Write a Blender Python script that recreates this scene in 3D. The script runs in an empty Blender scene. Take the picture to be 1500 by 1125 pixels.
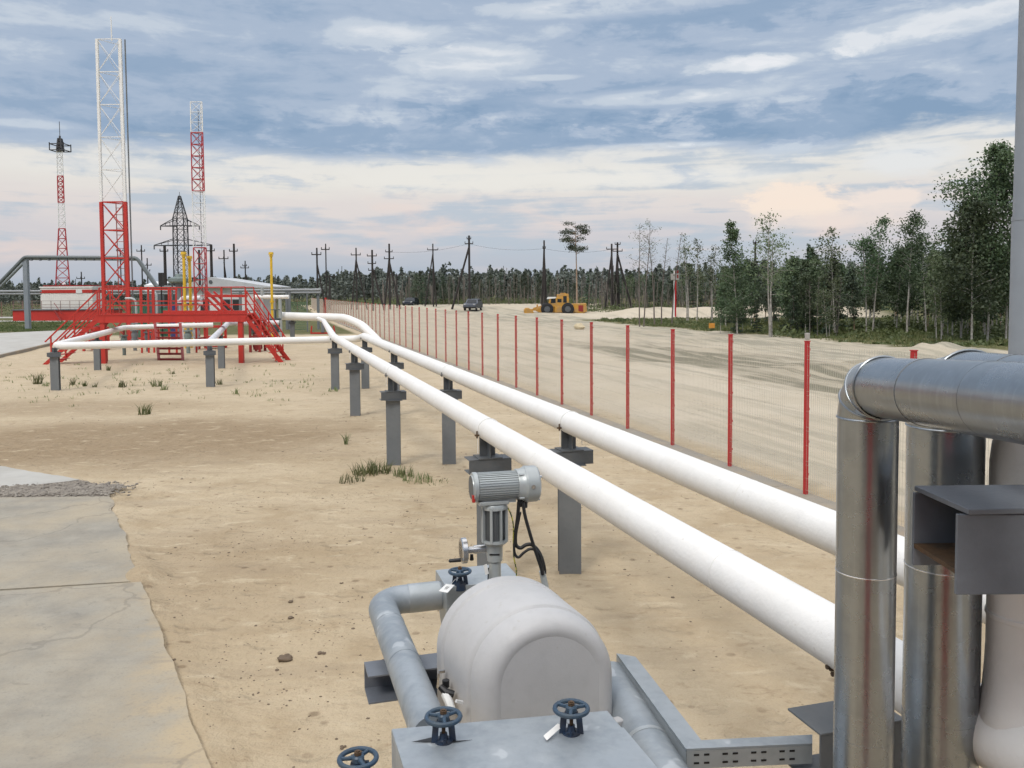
import bpy, math, random
import numpy as np
from mathutils import Vector, noise as mnoise
random.seed(7); rng = np.random.default_rng(11)
C = bpy.context.scene.collection
SC = bpy.context.scene
rad = math.radians
def lin(a, b, n): return [float(v) for v in np.linspace(a, b, n)]
def arr(a, b, s): return [float(v) for v in np.arange(a, b, s)]

# ------------------------------------------------------------------ camera
F, CX, CAMH, PITCH, ROLL = 1257.0, 750.0, 3.15, rad(3), rad(0.4)
CY = 427.4 + F * math.tan(PITCH)
fw = Vector((0, math.cos(PITCH), -math.sin(PITCH)))
u0 = Vector((0, math.sin(PITCH), math.cos(PITCH))); r0 = Vector((1, 0, 0))
rt = math.cos(ROLL) * r0 - math.sin(ROLL) * u0
up = math.sin(ROLL) * r0 + math.cos(ROLL) * u0
EYE = Vector((0, 0, CAMH))

def ray(px, py): return fw + (px - CX) / F * rt - (py - CY) / F * up
def at(px, py, Y):
    d = ray(px, py); return EYE + d * (Y / d.y)
def gnd(px, py, z=0.0):
    d = ray(px, py); return EYE + d * ((z - CAMH) / d.z)

cam = bpy.data.cameras.new('camera'); co = bpy.data.objects.new('camera', cam); C.objects.link(co)
from mathutils import Matrix
m = Matrix.Identity(4)
for i in range(3):
    m[i][0] = rt[i]; m[i][1] = up[i]; m[i][2] = -fw[i]; m[i][3] = EYE[i]
co.matrix_world = m
cam.sensor_width = 36; cam.sensor_fit = 'HORIZONTAL'; cam.lens = F / 1500 * 36
cam.shift_y = -(562.5 - CY) / 1500; cam.clip_end = 9000; cam.clip_start = 0.05
SC.camera = co

# site axes: pipes and fence run along D, N points to the right of it
SL = -0.2923
D = Vector((SL, 1, 0)).normalized(); N = Vector((1, -SL, 0)).normalized(); Z = Vector((0, 0, 1))

# ------------------------------------------------------------------ materials
def s2l(c):
    return tuple(((v / 255) / 12.92 if v / 255 <= 0.04045 else ((v / 255 + 0.055) / 1.055) ** 2.4) for v in c)
class NT:
    def __init__(s, nt): s.nt = nt
    def n(s, t, **kw):
        nd = s.nt.nodes.new(t)
        for k, v in kw.items():
            if k in nd.inputs: nd.inputs[k].default_value = v
            else: setattr(nd, k, v)
        return nd
    def l(s, a, b): s.nt.links.new(a, b)
    def math(s, op, a, b=None, c=None, clamp=False):
        nd = s.nt.nodes.new('ShaderNodeMath'); nd.operation = op; nd.use_clamp = clamp
        for i, v in enumerate((a, b, c)):
            if v is None: continue
            if isinstance(v, (int, float)): nd.inputs[i].default_value = v
            else: s.l(v, nd.inputs[i])
        return nd.outputs[0]
    def noise(s, vec, scale, detail=4, rough=0.55, dist=0.0):
        nd = s.n('ShaderNodeTexNoise'); nd.inputs['Scale'].default_value = scale
        nd.inputs['Detail'].default_value = detail; nd.inputs['Roughness'].default_value = rough
        nd.inputs['Distortion'].default_value = dist
        if vec is not None: s.l(vec, nd.inputs['Vector'])
        return nd.outputs['Fac']
    def ss(s, v, a, b):
        nd = s.n('ShaderNodeMapRange'); nd.interpolation_type = 'SMOOTHSTEP'
        nd.inputs[1].default_value = a; nd.inputs[2].default_value = b
        s.l(v, nd.inputs[0]); return nd.outputs[0]
    def mix(s, f, a, b):
        nd = s.n('ShaderNodeMix', data_type='RGBA')
        if isinstance(f, (int, float)): nd.inputs[0].default_value = f
        else: s.l(f, nd.inputs[0])
        for i, v in ((6, a), (7, b)):
            if isinstance(v, tuple): nd.inputs[i].default_value = (*v[:3], 1)
            else: s.l(v, nd.inputs[i])
        return nd.outputs[2]
    def scaled(s, vec, sx, sy, sz, rz=0):
        nd = s.n('ShaderNodeMapping'); nd.inputs['Scale'].default_value = (sx, sy, sz)
        nd.inputs['Rotation'].default_value = (0, 0, rz); s.l(vec, nd.inputs['Vector']); return nd.outputs[0]

def newmat(name):
    mt = bpy.data.materials.new(name); mt.use_nodes = True
    t = NT(mt.node_tree); b = mt.node_tree.nodes['Principled BSDF']
    return mt, t, b
def M(name, col, rough=0.5, metal=0.0, col2=None, scale=6, var=0.5, bump=0.0, bscale=40, stretch=None, rvar=0.0, lo=0.35, hi=0.7, streak=None, speck=None, rust=None):
    mt, t, b = newmat(name)
    b.inputs['Roughness'].default_value = rough; b.inputs['Metallic'].default_value = metal
    tc = t.n('ShaderNodeTexCoord').outputs['Object']
    v = tc if not stretch else t.scaled(tc, *stretch)
    col2 = col2 or tuple(c * 0.8 for c in col)
    n1 = t.noise(v, scale, 5, 0.6)
    f = t.math('MULTIPLY', t.ss(n1, lo, hi), var)
    c = t.mix(f, col, col2)
    n3 = t.noise(v, scale * 6, 3, 0.6)
    c = t.mix(t.math('MULTIPLY', t.ss(n3, 0.45, 0.75), var * 0.35), c, tuple(x * 0.72 for x in col))
    if streak:
        sv = t.scaled(tc, *streak[0]); sn = t.noise(sv, streak[1], 3, 0.5)
        c = t.mix(t.math('MULTIPLY', t.ss(sn, 0.5, 0.75), streak[3]), c, streak[2])
    if speck:
        sn = t.noise(tc, speck[0], 2, 0.5)
        c = t.mix(t.math('MULTIPLY', t.ss(sn, speck[3], speck[3] + 0.05), speck[2]), c, speck[1])
    if rust:
        sep = t.n('ShaderNodeSeparateXYZ'); t.l(tc, sep.inputs[0])
        rn = t.math('ADD', t.math('MULTIPLY', t.noise(tc, 9, 4), 0.16), sep.outputs[2])
        c = t.mix(t.math('MULTIPLY', t.math('SUBTRACT', 1.0, t.ss(rn, rust[0], rust[1])), rust[3]), c, rust[2])
    t.l(c, b.inputs['Base Color'])
    if rvar:
        r = t.math('ADD', t.math('MULTIPLY', n1, rvar), rough - rvar / 2, clamp=True); t.l(r, b.inputs['Roughness'])
    if bump:
        bn = t.noise(tc, bscale, 4, 0.6); bp = t.n('ShaderNodeBump'); bp.inputs['Strength'].default_value = bump
        bp.inputs['Distance'].default_value = 0.02; t.l(bn, bp.inputs['Height']); t.l(bp.outputs[0], b.inputs['Normal'])
    return mt

WHITE = M('white_coating', (0.80, 0.79, 0.765), 0.55, col2=(0.72, 0.695, 0.65), scale=1.3, var=0.5, bump=0.16, bscale=45, speck=(22, (0.5, 0.46, 0.40), 0.3, 0.70))
WHITEWRAP = M('white_wrap', (0.72, 0.72, 0.74), 0.5, col2=(0.42, 0.42, 0.46), scale=3, var=0.7)
STEEL = M('grey_steel_paint', (0.155, 0.168, 0.178), 0.45, col2=(0.19, 0.20, 0.205), scale=3, var=0.6, bump=0.04, bscale=90, rust=(0.02, 0.16, (0.27, 0.20, 0.13), 0.75))
STEELD = M('dark_steel_paint', (0.095, 0.105, 0.115), 0.5, col2=(0.12, 0.125, 0.13), scale=8, var=0.6, bump=0.05)
BEAM = M('grey_beam_paint', (0.15, 0.165, 0.19), 0.42, col2=(0.11, 0.12, 0.14), scale=5, var=0.6, bump=0.06, bscale=70)
RUST = M('rusty_web', (0.10, 0.055, 0.025), 0.8, col2=(0.04, 0.03, 0.02), scale=14, var=0.9, bump=0.2)
RED = M('red_paint', (0.48, 0.030, 0.020), 0.45, col2=(0.40, 0.028, 0.02), scale=2, var=0.6)
REDP = M('red_post_paint', (0.46, 0.018, 0.022), 0.4, col2=(0.38, 0.016, 0.02), scale=2, var=0.6)
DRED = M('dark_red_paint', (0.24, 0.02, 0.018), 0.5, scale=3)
TWHITE = M('mast_white', (0.78, 0.78, 0.76), 0.5)
TRED = M('mast_red', (0.42, 0.04, 0.05), 0.5)
DARKM = M('pylon_steel', (0.055, 0.055, 0.06), 0.6)
WOOD = M('dark_timber', (0.035, 0.03, 0.028), 0.85, scale=4)
def galv(name, col, rough, var=0.7, metal=0.92, streak=((6, 6, 0.25), 5)):
    return M(name, col, rough, metal, col2=tuple(c * 0.72 for c in col), scale=5, var=var, rvar=0.16, bump=0.03, bscale=14, streak=(streak[0], streak[1], tuple(c * 1.2 for c in col), 0.4))
GALV = galv('galvanised_jacket', (0.345, 0.37, 0.39), 0.28, streak=((9, 9, 0.12), 6))
GALVP = M('weathered_zinc', (0.34, 0.375, 0.405), 0.46, 0.4, col2=(0.25, 0.285, 0.315), scale=3.2, var=0.95, rvar=0.3, bump=0.06, bscale=24, lo=.4, hi=.62, streak=((3, 3, 3), 2.2, (0.46, 0.49, 0.51), 0.55), speck=(7, (0.58, 0.61, 0.63), 0.5, 0.66))
GALVF = M('zinc_flashing', (0.42, 0.45, 0.47), 0.42, 0.5, col2=(0.33, 0.36, 0.37), scale=7, var=0.7, rvar=0.2, bump=0.04, bscale=25)
ALU = M('cast_aluminium', (0.40, 0.43, 0.43), 0.36, 0.25, col2=(0.35, 0.37, 0.38), scale=9, var=0.5)
ALUD = M('aluminium_dark', (0.12, 0.13, 0.135), 0.5, 0.3, scale=9)
CHROME = M('bright_steel', (0.6, 0.6, 0.6), 0.25, 0.95)
BLACK = M('black_rubber', (0.012, 0.012, 0.013), 0.45)
BLUE = M('blue_valve_paint', (0.022, 0.055, 0.10), 0.4, col2=(0.05, 0.07, 0.085), scale=18, var=0.8, bump=0.12, bscale=120)
BLUED = M('dark_blue_paint', (0.012, 0.03, 0.065), 0.45, col2=(0.03, 0.03, 0.035), scale=25, var=0.8)
CASING = M('casing_plastic', (0.462, 0.462, 0.465), 0.5, col2=(0.42, 0.418, 0.418), scale=2.5, var=0.6, bump=0.06, bscale=120, speck=(16, (0.38, 0.36, 0.33), 0.35, 0.70))
TAG = M('white_tag', (0.75, 0.75, 0.73), 0.4)
YEL = M('yellow_pipe_paint', (0.70, 0.45, 0.03), 0.45)
YELM = M('yellow_machine_paint', (0.52, 0.26, 0.025), 0.6, col2=(0.36, 0.22, 0.09), scale=1.2, var=1.0)
YGW = M('earth_wire', (0.45, 0.42, 0.05), 0.5, col2=(0.03, 0.05, 0.02), scale=60, var=1.0, lo=0.45, hi=0.55)
GLASS = M('dark_glass', (0.02, 0.025, 0.03), 0.08)
CAR1 = M('dark_car_paint', (0.035, 0.04, 0.05), 0.25, 0.4)
CAR2 = M('grey_car_paint', (0.11, 0.12, 0.14), 0.28, 0.5)
TYRE = M('tyre_rubber', (0.02, 0.02, 0.022), 0.85)
WALLW = M('white_wall_panel', (0.74, 0.70, 0.68), 0.6, scale=0.8, var=0.4)
ROOFG = M('pale_roof_sheet', (0.52, 0.53, 0.54), 0.5, scale=0.7, var=0.5)
GREEN = M('green_paint', (0.05, 0.16, 0.10), 0.5)
ORANGE = M('orange_sign_paint', (0.75, 0.33, 0.06), 0.5)
PALE = M('pale_sign_paint', (0.38, 0.36, 0.33), 0.6)
POLEP = M('pale_pole_paint', (0.27, 0.30, 0.335), 0.45, scale=1.5, var=0.6)
BARKB = M('birch_bark', (0.42, 0.40, 0.36), 0.8, col2=(0.12, 0.10, 0.09), scale=5, var=0.7)
BARKD = M('dark_bark', (0.10, 0.085, 0.07), 0.9, scale=5)
BARKP = M('pine_bark', (0.30, 0.20, 0.13), 0.9, col2=(0.38, 0.30, 0.25), scale=2, var=0.8)
WIRE = M('mesh_wire', (0.50, 0.46, 0.38), 0.5, 0.1)
FOOT = M('footing_concrete', (0.27, 0.245, 0.205), 0.9, col2=(0.34, 0.28, 0.2), scale=1.2, var=0.9, bump=0.3)
CLOD = M('dark_clod', (0.15, 0.11, 0.075), 0.95, scale=30, bump=0.5)

def leafmat(name, col, col2, trans=0.25):
    mt, t, b = newmat(name)
    oi = t.n('ShaderNodeObjectInfo'); tc = t.n('ShaderNodeTexCoord').outputs['Object']
    nz = t.noise(tc, 1.3, 3); c = t.mix(t.ss(nz, 0.35, 0.65), col, col2)
    hs = t.n('ShaderNodeHueSaturation'); t.l(c, hs.inputs['Color'])
    t.l(t.math('ADD', t.math('MULTIPLY', oi.outputs['Random'], 0.7), 0.65), hs.inputs['Value'])
    t.l(t.math('ADD', t.math('MULTIPLY', oi.outputs['Random'], 0.04), 0.48), hs.inputs['Hue'])
    t.l(hs.outputs[0], b.inputs['Base Color']); b.inputs['Roughness'].default_value = 0.6
    tr = t.n('ShaderNodeBsdfTranslucent'); t.l(hs.outputs[0], tr.inputs['Color'])
    mx = t.n('ShaderNodeMixShader'); mx.inputs[0].default_value = trans
    t.l(b.outputs[0], mx.inputs[1]); t.l(tr.outputs[0], mx.inputs[2])
    out = mt.node_tree.nodes['Material Output']; t.l(mx.outputs[0], out.inputs['Surface'])
    return mt
LEAFB = leafmat('birch_leaf', (0.135, 0.17, 0.085), (0.09, 0.122, 0.06))
LEAFA = leafmat('aspen_leaf', (0.098, 0.14, 0.068), (0.058, 0.09, 0.046))
LEAFS = leafmat('conifer_needle', (0.075, 0.112, 0.065), (0.046, 0.072, 0.044), 0.1)
LEAFP = leafmat('pine_needle', (0.095, 0.12, 0.075), (0.058, 0.078, 0.052), 0.1)
LEAFF = leafmat('hazed_foliage', (0.135, 0.15, 0.125), (0.098, 0.114, 0.10), 0.2)  # lightened and greyed: distance haze is put into the leaf colour
LEAFG = leafmat('undergrowth_leaf', (0.115, 0.14, 0.05), (0.075, 0.096, 0.038))
GRASSM = leafmat('grass_blade', (0.12, 0.16, 0.055), (0.20, 0.205, 0.09))
TWIG = M('twig_bark', (0.16, 0.135, 0.12), 0.9)
DEAD = M('dead_trunk', (0.15, 0.135, 0.12), 0.9, scale=2)

# ------------------------------------------------------------------ mesh builder
def frame(d):
    d = Vector(d).normalized()
    a = Vector((0, 0, 1)) if abs(d.z) < 0.95 else Vector((1, 0, 0))
    x = a.cross(d).normalized(); return x, d.cross(x).normalized(), d
class MB:
    def __init__(s): s.v = []; s.f = []
    def add(s, vs, fs):
        o = len(s.v); s.v += [tuple(q) for q in vs]; s.f += [tuple(i + o for i in f) for f in fs]; return s
    def obox(s, c, ax, ay, az, sx, sy, sz):
        c = Vector(c); vs = []
        for k in (-.5, .5):
            for j in (-.5, .5):
                for i in (-.5, .5): vs.append(c + ax * (i * sx) + ay * (j * sy) + az * (k * sz))
        return s.add(vs, [(0, 2, 3, 1), (4, 5, 7, 6), (0, 1, 5, 4), (2, 6, 7, 3), (0, 4, 6, 2), (1, 3, 7, 5)])
    def box(s, c, sx, sy, sz, rz=0):
        x = Vector((math.cos(rz), math.sin(rz), 0)); y = Vector((-math.sin(rz), math.cos(rz), 0))
        return s.obox(c, x, y, Z, sx, sy, sz)
    def nbox(s, c, sn, sd, sz): return s.obox(c, N, D, Z, sn, sd, sz)
    def bar(s, p, q, w, h=None):
        p, q = Vector(p), Vector(q); x, y, d = frame(q - p)
        return s.obox((p + q) / 2, x, y, d, w, h or w, (q - p).length)
    def ring(s, rings, close=True, cap0=True, cap1=True):
        n = len(rings[0]); vs = [p for r in rings for p in r]; fs = []
        for i in range(len(rings) - 1):
            for j in range(n if close else n - 1):
                a = i * n + j; b = i * n + (j + 1) % n; fs.append((a, b, b + n, a + n))
        if cap0: fs.append(tuple(range(n - 1, -1, -1)))
        if cap1: fs.append(tuple((len(rings) - 1) * n + j for j in range(n)))
        return s.add(vs, fs)
    def lathe(s, o, d, prof, seg=24, a0=0.0):
        x, y, d = frame(d); o = Vector(o); rings = []
        for (t, r) in prof:
            rings.append([o + d * t + (x * math.cos(a0 + 2 * math.pi * k / seg) + y * math.sin(a0 + 2 * math.pi * k / seg)) * r for k in range(seg)])
        return s.ring(rings)
    def cyl(s, p, q, r, r2=None, seg=16):
        p, q = Vector(p), Vector(q); L = (q - p).length
        return s.lathe(p, q - p, [(0, r), (L, r if r2 is None else r2)], seg)
    def tube(s, pts, r, seg=16, cap=True):
        pts = [Vector(p) for p in pts]; n = len(pts)
        rs = r if isinstance(r, (list, tuple)) else [r] * n
        tg = [(pts[min(i + 1, n - 1)] - pts[max(i - 1, 0)]).normalized() for i in range(n)]
        x, y, _ = frame(tg[0]); rings = []
        for i in range(n):
            x = (x - tg[i] * x.dot(tg[i])).normalized(); y = tg[i].cross(x)
            sc = 1.0
            rings.append([pts[i] + (x * math.cos(2 * math.pi * k / seg) + y * math.sin(2 * math.pi * k / seg)) * rs[i] for k in range(seg)])
        return s.ring(rings, True, cap, cap)
    def prism(s, poly, h):
        h = Vector(h); n = len(poly); a = [Vector(p) for p in poly]
        return s.ring([a, [p + h for p in a]])
    def torus(s, c, d, R, r, seg=32, rs=10):
        x, y, d = frame(d); c = Vector(c); vs = []; fs = []
        for i in range(seg):
            a = 2 * math.pi * i / seg; e = x * math.cos(a) + y * math.sin(a)
            for j in range(rs):
                b = 2 * math.pi * j / rs; vs.append(c + e * (R + r * math.cos(b)) + d * (r * math.sin(b)))
        for i in range(seg):
            for j in range(rs):
                fs.append((i * rs + j, ((i + 1) % seg) * rs + j, ((i + 1) % seg) * rs + (j + 1) % rs, i * rs + (j + 1) % rs))
        return s.add(vs, fs)
    def build(s, name, mat, parent=None, loc=None, smooth=True, bevel=0, ang=35, raw=False):
        if raw: loc = Vector((0, 0, 0))
        elif parent is not None: loc = ORG[parent.name]
        elif loc is None:
            xs = [min(q[i] for q in s.v) for i in range(3)]; xm = [max(q[i] for q in s.v) for i in range(3)]
            loc = Vector(((xs[0] + xm[0]) / 2, (xs[1] + xm[1]) / 2, xs[2]))
        else: loc = Vector(loc)
        me = bpy.data.meshes.new(name)
        me.from_pydata([(q[0] - loc.x, q[1] - loc.y, q[2] - loc.z) for q in s.v], [], s.f)
        me.update(); me.materials.append(mat)
        import bmesh
        bm = bmesh.new(); bm.from_mesh(me); bmesh.ops.recalc_face_normals(bm, faces=bm.faces); bm.to_mesh(me); bm.free()
        if smooth:
            me.shade_smooth(); me.set_sharp_from_angle(angle=rad(ang))
        o = bpy.data.objects.new(name, me); C.objects.link(o)
        if parent is not None: o.parent = parent
        else: o.location = loc
        ORG[o.name] = loc
        if bevel:
            b = o.modifiers.new('Bevel', 'BEVEL'); b.width = bevel; b.segments = 2; b.limit_method = 'ANGLE'; b.angle_limit = rad(40); b.harden_normals = False
        return o
ORG = {}
def tag(o, label, cat, group=None, kind=None):
    if label: o['label'] = label
    if cat: o['category'] = cat
    if group: o['group'] = group
    if kind: o['kind'] = kind
    return o
def thing(name, loc, label, cat, group=None):
    o = bpy.data.objects.new(name, None); C.objects.link(o); o.location = loc; o.empty_display_size = 0.2
    ORG[o.name] = Vector(loc); return tag(o, label, cat, group)
def copy_tree(o, loc=None, rz=None, sc=None, parent=None):
    c = o.copy(); C.objects.link(c); c.parent = parent
    if loc is not None: c.location = loc
    if rz is not None: c.rotation_euler = (0, 0, rz)
    if sc is not None: c.scale = (sc, sc, sc) if isinstance(sc, (int, float)) else sc
    for ch in o.children: copy_tree(ch, parent=c)
    return c
def fillet(pts, R, n=8):
    pts = [Vector(p) for p in pts]; out = [pts[0]]
    for i in range(1, len(pts) - 1):
        a = (pts[i - 1] - pts[i]); b = (pts[i + 1] - pts[i]); la, lb = a.length, b.length
        a.normalize(); b.normalize(); th = a.angle(b)
        if th > math.pi - 0.02: out.append(pts[i]); continue
        r = R[i - 1] if isinstance(R, (list, tuple)) else R
        t = min(r / math.tan(th / 2), la * 0.48, lb * 0.48); r = t * math.tan(th / 2)
        c = pts[i] + (a + b).normalized() * (r / math.sin(th / 2))
        p0 = pts[i] + a * t - c; p1 = pts[i] + b * t - c; om = p0.angle(p1)
        for k in range(n + 1):
            s = k / n; out.append(c + p0 * (math.sin((1 - s) * om) / math.sin(om)) + p1 * (math.sin(s * om) / math.sin(om)))
    out.append(pts[-1]); return out
def dense(pts, step):
    out = [pts[0]]
    for a, b in zip(pts, pts[1:]):
        n = max(1, int((b - a).length / step))
        out += [a.lerp(b, k / n) for k in range(1, n + 1)]
    return out

# ------------------------------------------------------------------ world + light
SUN_EL, SUN_AZ = rad(48), rad(205)      # azimuth from +Y, clockwise: behind and a little left of the camera
w = bpy.data.worlds.new('World'); SC.world = w; w.use_nodes = True
t = NT(w.node_tree); w.node_tree.nodes.clear()
tc = t.n('ShaderNodeTexCoord').outputs['Generated']
sep = t.n('ShaderNodeSeparateXYZ'); t.l(tc, sep.inputs[0]); x, y, z = sep.outputs[0], sep.outputs[1], sep.outputs[2]
h = t.math('SQRT', t.math('ADD', t.math('MULTIPLY', x, x), t.math('MULTIPLY', y, y)))
h = t.math('MAXIMUM', h, 0.02)
el = t.math('DIVIDE', z, h)                 # tangent of the elevation
ax = t.math('DIVIDE', x, h); ay = t.math('DIVIDE', y, h)
def skyvec(kx, kz):
    cmb = t.n('ShaderNodeCombineXYZ')
    t.l(t.math('MULTIPLY', ax, kx), cmb.inputs[0]); t.l(t.math('MULTIPLY', ay, kx), cmb.inputs[1]); t.l(t.math('MULTIPLY', el, kz), cmb.inputs[2])
    return cmb.outputs[0]
nA = t.noise(skyvec(2.2, 9), 1.0, 3, 0.55)
nB = t.noise(skyvec(5.5, 26), 1.0, 5, 0.6, 0.6)
nC = t.noise(skyvec(14, 62), 1.0, 4, 0.6)
nE = t.noise(skyvec(18, 42), 1.0, 5, 0.62, 0.4)
nF = t.noise(skyvec(3.4, 38), 1.3, 4, 0.55, 0.3)
def cen(n, k): return t.math('MULTIPLY', t.math('SUBTRACT', n, 0.5), k)
def add(*v):
    o = v[0]
    for q in v[1:]: o = t.math('ADD', o, q)
    return o
azt = t.math('DIVIDE', x, t.math('MAXIMUM', y, 0.05))
front = t.ss(y, 0.0, 0.2)
def hz(px, py): return (429 - 0.007 * (px - 381) - py) / F
def blob_(px, py, sx, sy, slope=0.0, k=1.0, base=None):
    dx = t.math('DIVIDE', t.math('SUBTRACT', azt, (px - 750) / F), sx / F)
    dy = t.math('SUBTRACT', el, hz(px, py))
    if slope: dy = t.math('SUBTRACT', dy, t.math('MULTIPLY', t.math('SUBTRACT', azt, (px - 750) / F), slope))
    dy = t.math('DIVIDE', dy, sy / F)
    d = t.math('SQRT', t.math('ADD', t.math('MULTIPLY', dx, dx), t.math('MULTIPLY', dy, dy)))
    d = add(d, cen(nE, 1.9 * k), cen(nC, 1.0 * k), cen(nB, 0.9 * k))
    m_ = t.math('MULTIPLY', t.math('SUBTRACT', 1.0, t.ss(d, 0.62 if base else 0.35, 0.98 if base else 1.15)), front)
    if base: m_ = t.math('MULTIPLY', m_, t.ss(add(el, cen(nC, 0.02)), hz(px, base) - 0.010, hz(px, base) + 0.010))
    return m_
# low band: lavender haze at the horizon, cream above
e1 = add(el, cen(nA, 0.06), cen(nB, 0.045), cen(nC, 0.015))
ramp = t.n('ShaderNodeValToRGB'); cr = ramp.color_ramp; cr.interpolation = 'EASE'
stops = [(0.00, (166, 180, 196)), (0.028, (184, 190, 201)), (0.058, (206, 202, 206)), (0.095, (221, 213, 210)), (0.130, (227, 223, 216)), (0.165, (224, 224, 222))]
while len(cr.elements) < len(stops): cr.elements.new(0.5)
for e, (p, c) in zip(cr.elements, stops): e.position = p; e.color = (*s2l(c), 1)
t.l(e1, ramp.inputs[0]); col = ramp.outputs[0]
rag = add(nF, cen(nE, 0.35), cen(nC, 0.25))
mrag = t.math('MULTIPLY', t.ss(rag, 0.48, 0.66), t.math('MULTIPLY', t.ss(el, 0.02, 0.06), 0.85))
col = t.mix(mrag, col, s2l((180, 192, 205)))
pk = t.math('MULTIPLY', t.ss(add(nB, cen(nE, .4)), 0.5, 0.7), t.math('MULTIPLY', t.ss(el, 0.01, 0.05), t.math('SUBTRACT', 1.0, t.ss(el, 0.08, 0.13))))
col = t.mix(t.math('MULTIPLY', pk, 0.6), col, s2l((232, 212, 204)))
for px, py, sx, sy, c_, amt, bs in ((1168, 302, 88, 34, (248, 229, 212), 0.85, 322), (1300, 306, 66, 24, (241, 225, 214), 0.75, 320), (1215, 330, 140, 14, (238, 222, 212), .6, None), (990, 262, 200, 14, (232, 230, 226), .7, None), (700, 262, 330, 22, (233, 230, 223), .7, None), (240, 262, 300, 16, (230, 227, 222), .6, None), (1330, 250, 90, 22, (226, 229, 232), .6, None)):
    col = t.mix(t.math('MULTIPLY', blob_(px, py, sx, sy, 0, .9 if bs else .7, bs), amt), col, s2l(c_))
# the broken grey blue deck above
g = add(0.48, cen(nA, 0.85), cen(nB, 0.62), cen(nE, 0.36), cen(nC, 0.28))
def bias(k, *a, **kw):
    global g
    g = add(g, t.math('MULTIPLY', blob_(*a, **kw), k))
bias(-.22, 640, 205, 420, 40); bias(-.30, 1240, 195, 280, 46); bias(-.14, 820, 165, 260, 36); bias(-.12, 1080, 30, 300, 40)
bias(.36, 1390, 78, 230, 24, 0.10); bias(.42, 1110, 108, 120, 13, 0.03); bias(.30, 690, 92, 140, 26); bias(.30, 960, 150, 190, 14); bias(.30, 860, 20, 230, 20); bias(.26, 560, 60, 120, 24); bias(.30, 960, 218, 140, 6); bias(.2, 800, 118, 60, 6)
bias(.22, 40, 215, 110, 9); bias(-.2, 120, 250, 220, 16)
dr = t.n('ShaderNodeValToRGB'); cr = dr.color_ramp; cr.interpolation = 'EASE'
stops = [(0.12, (131, 156, 184)), (0.34, (146, 167, 192)), (0.52, (168, 183, 203)), (0.68, (194, 204, 216)), (0.86, (221, 225, 230)), (1.0, (234, 235, 238))]
while len(cr.elements) < len(stops): cr.elements.new(0.5)
for e, (p, c) in zip(cr.elements, stops): e.position = p; e.color = (*s2l(c), 1)
t.l(g, dr.inputs[0])
edge = add(el, cen(nA, 0.055), cen(nB, 0.055), cen(nE, 0.03), cen(nC, 0.02), t.math('MULTIPLY', ax, -0.012))
dm = t.ss(edge, 0.146, 0.170)
rags2 = t.math('MULTIPLY', t.ss(add(nB, cen(nE, .6), cen(nC, .3)), 0.56, 0.68), t.math('MULTIPLY', t.ss(el, 0.10, 0.135), 0.6))
dm = t.math('MAXIMUM', dm, rags2)
col = t.mix(dm, col, dr.outputs[0])
# overcast vault above the picture is brighter
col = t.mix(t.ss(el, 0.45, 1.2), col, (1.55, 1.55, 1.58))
# ground side of the dome
col = t.mix(t.ss(el, -0.12, -0.01), (0.30, 0.26, 0.19), col)
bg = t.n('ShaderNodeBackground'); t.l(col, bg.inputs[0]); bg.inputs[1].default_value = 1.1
sky = t.n('ShaderNodeTexSky'); sky.sky_type = 'NISHITA'; sky.sun_disc = False; sky.sun_elevation = SUN_EL; sky.sun_rotation = SUN_AZ; sky.air_density = 1.0; sky.dust_density = 2.0
bg2 = t.n('ShaderNodeBackground'); t.l(sky.outputs[0], bg2.inputs[0]); bg2.inputs[1].default_value = 0.08
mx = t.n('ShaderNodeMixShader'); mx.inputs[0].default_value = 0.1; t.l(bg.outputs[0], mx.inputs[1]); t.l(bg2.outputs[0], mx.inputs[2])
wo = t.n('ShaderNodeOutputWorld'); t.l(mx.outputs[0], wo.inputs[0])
sl = bpy.data.lights.new('sun', 'SUN'); sl.energy = 1.5; sl.angle = rad(14); sl.color = (1.0, 0.95, 0.88)
so = bpy.data.objects.new('sun', sl); C.objects.link(so)
sd = Vector((math.sin(SUN_AZ) * math.cos(SUN_EL), math.cos(SUN_AZ) * math.cos(SUN_EL), math.sin(SUN_EL)))
so.rotation_euler = sd.to_track_quat('Z', 'Y').to_euler(); so.location = (-10, -10, 30)
SC.view_settings.view_transform = 'Standard'; SC.view_settings.look = 'None'; SC.view_settings.gamma = 1; SC.view_settings.exposure = 0.0
w.cycles.sampling_method = 'NONE'
SC.cycles.use_adaptive_sampling = True; SC.cycles.adaptive_threshold = 0.03; SC.cycles.use_denoising = True
SC.cycles.max_bounces = 5; SC.cycles.diffuse_bounces = 2; SC.cycles.glossy_bounces = 3; SC.cycles.transmission_bounces = 2; SC.cycles.transparent_max_bounces = 4
SC.cycles.caustics_reflective = False; SC.cycles.caustics_refractive = False

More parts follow.
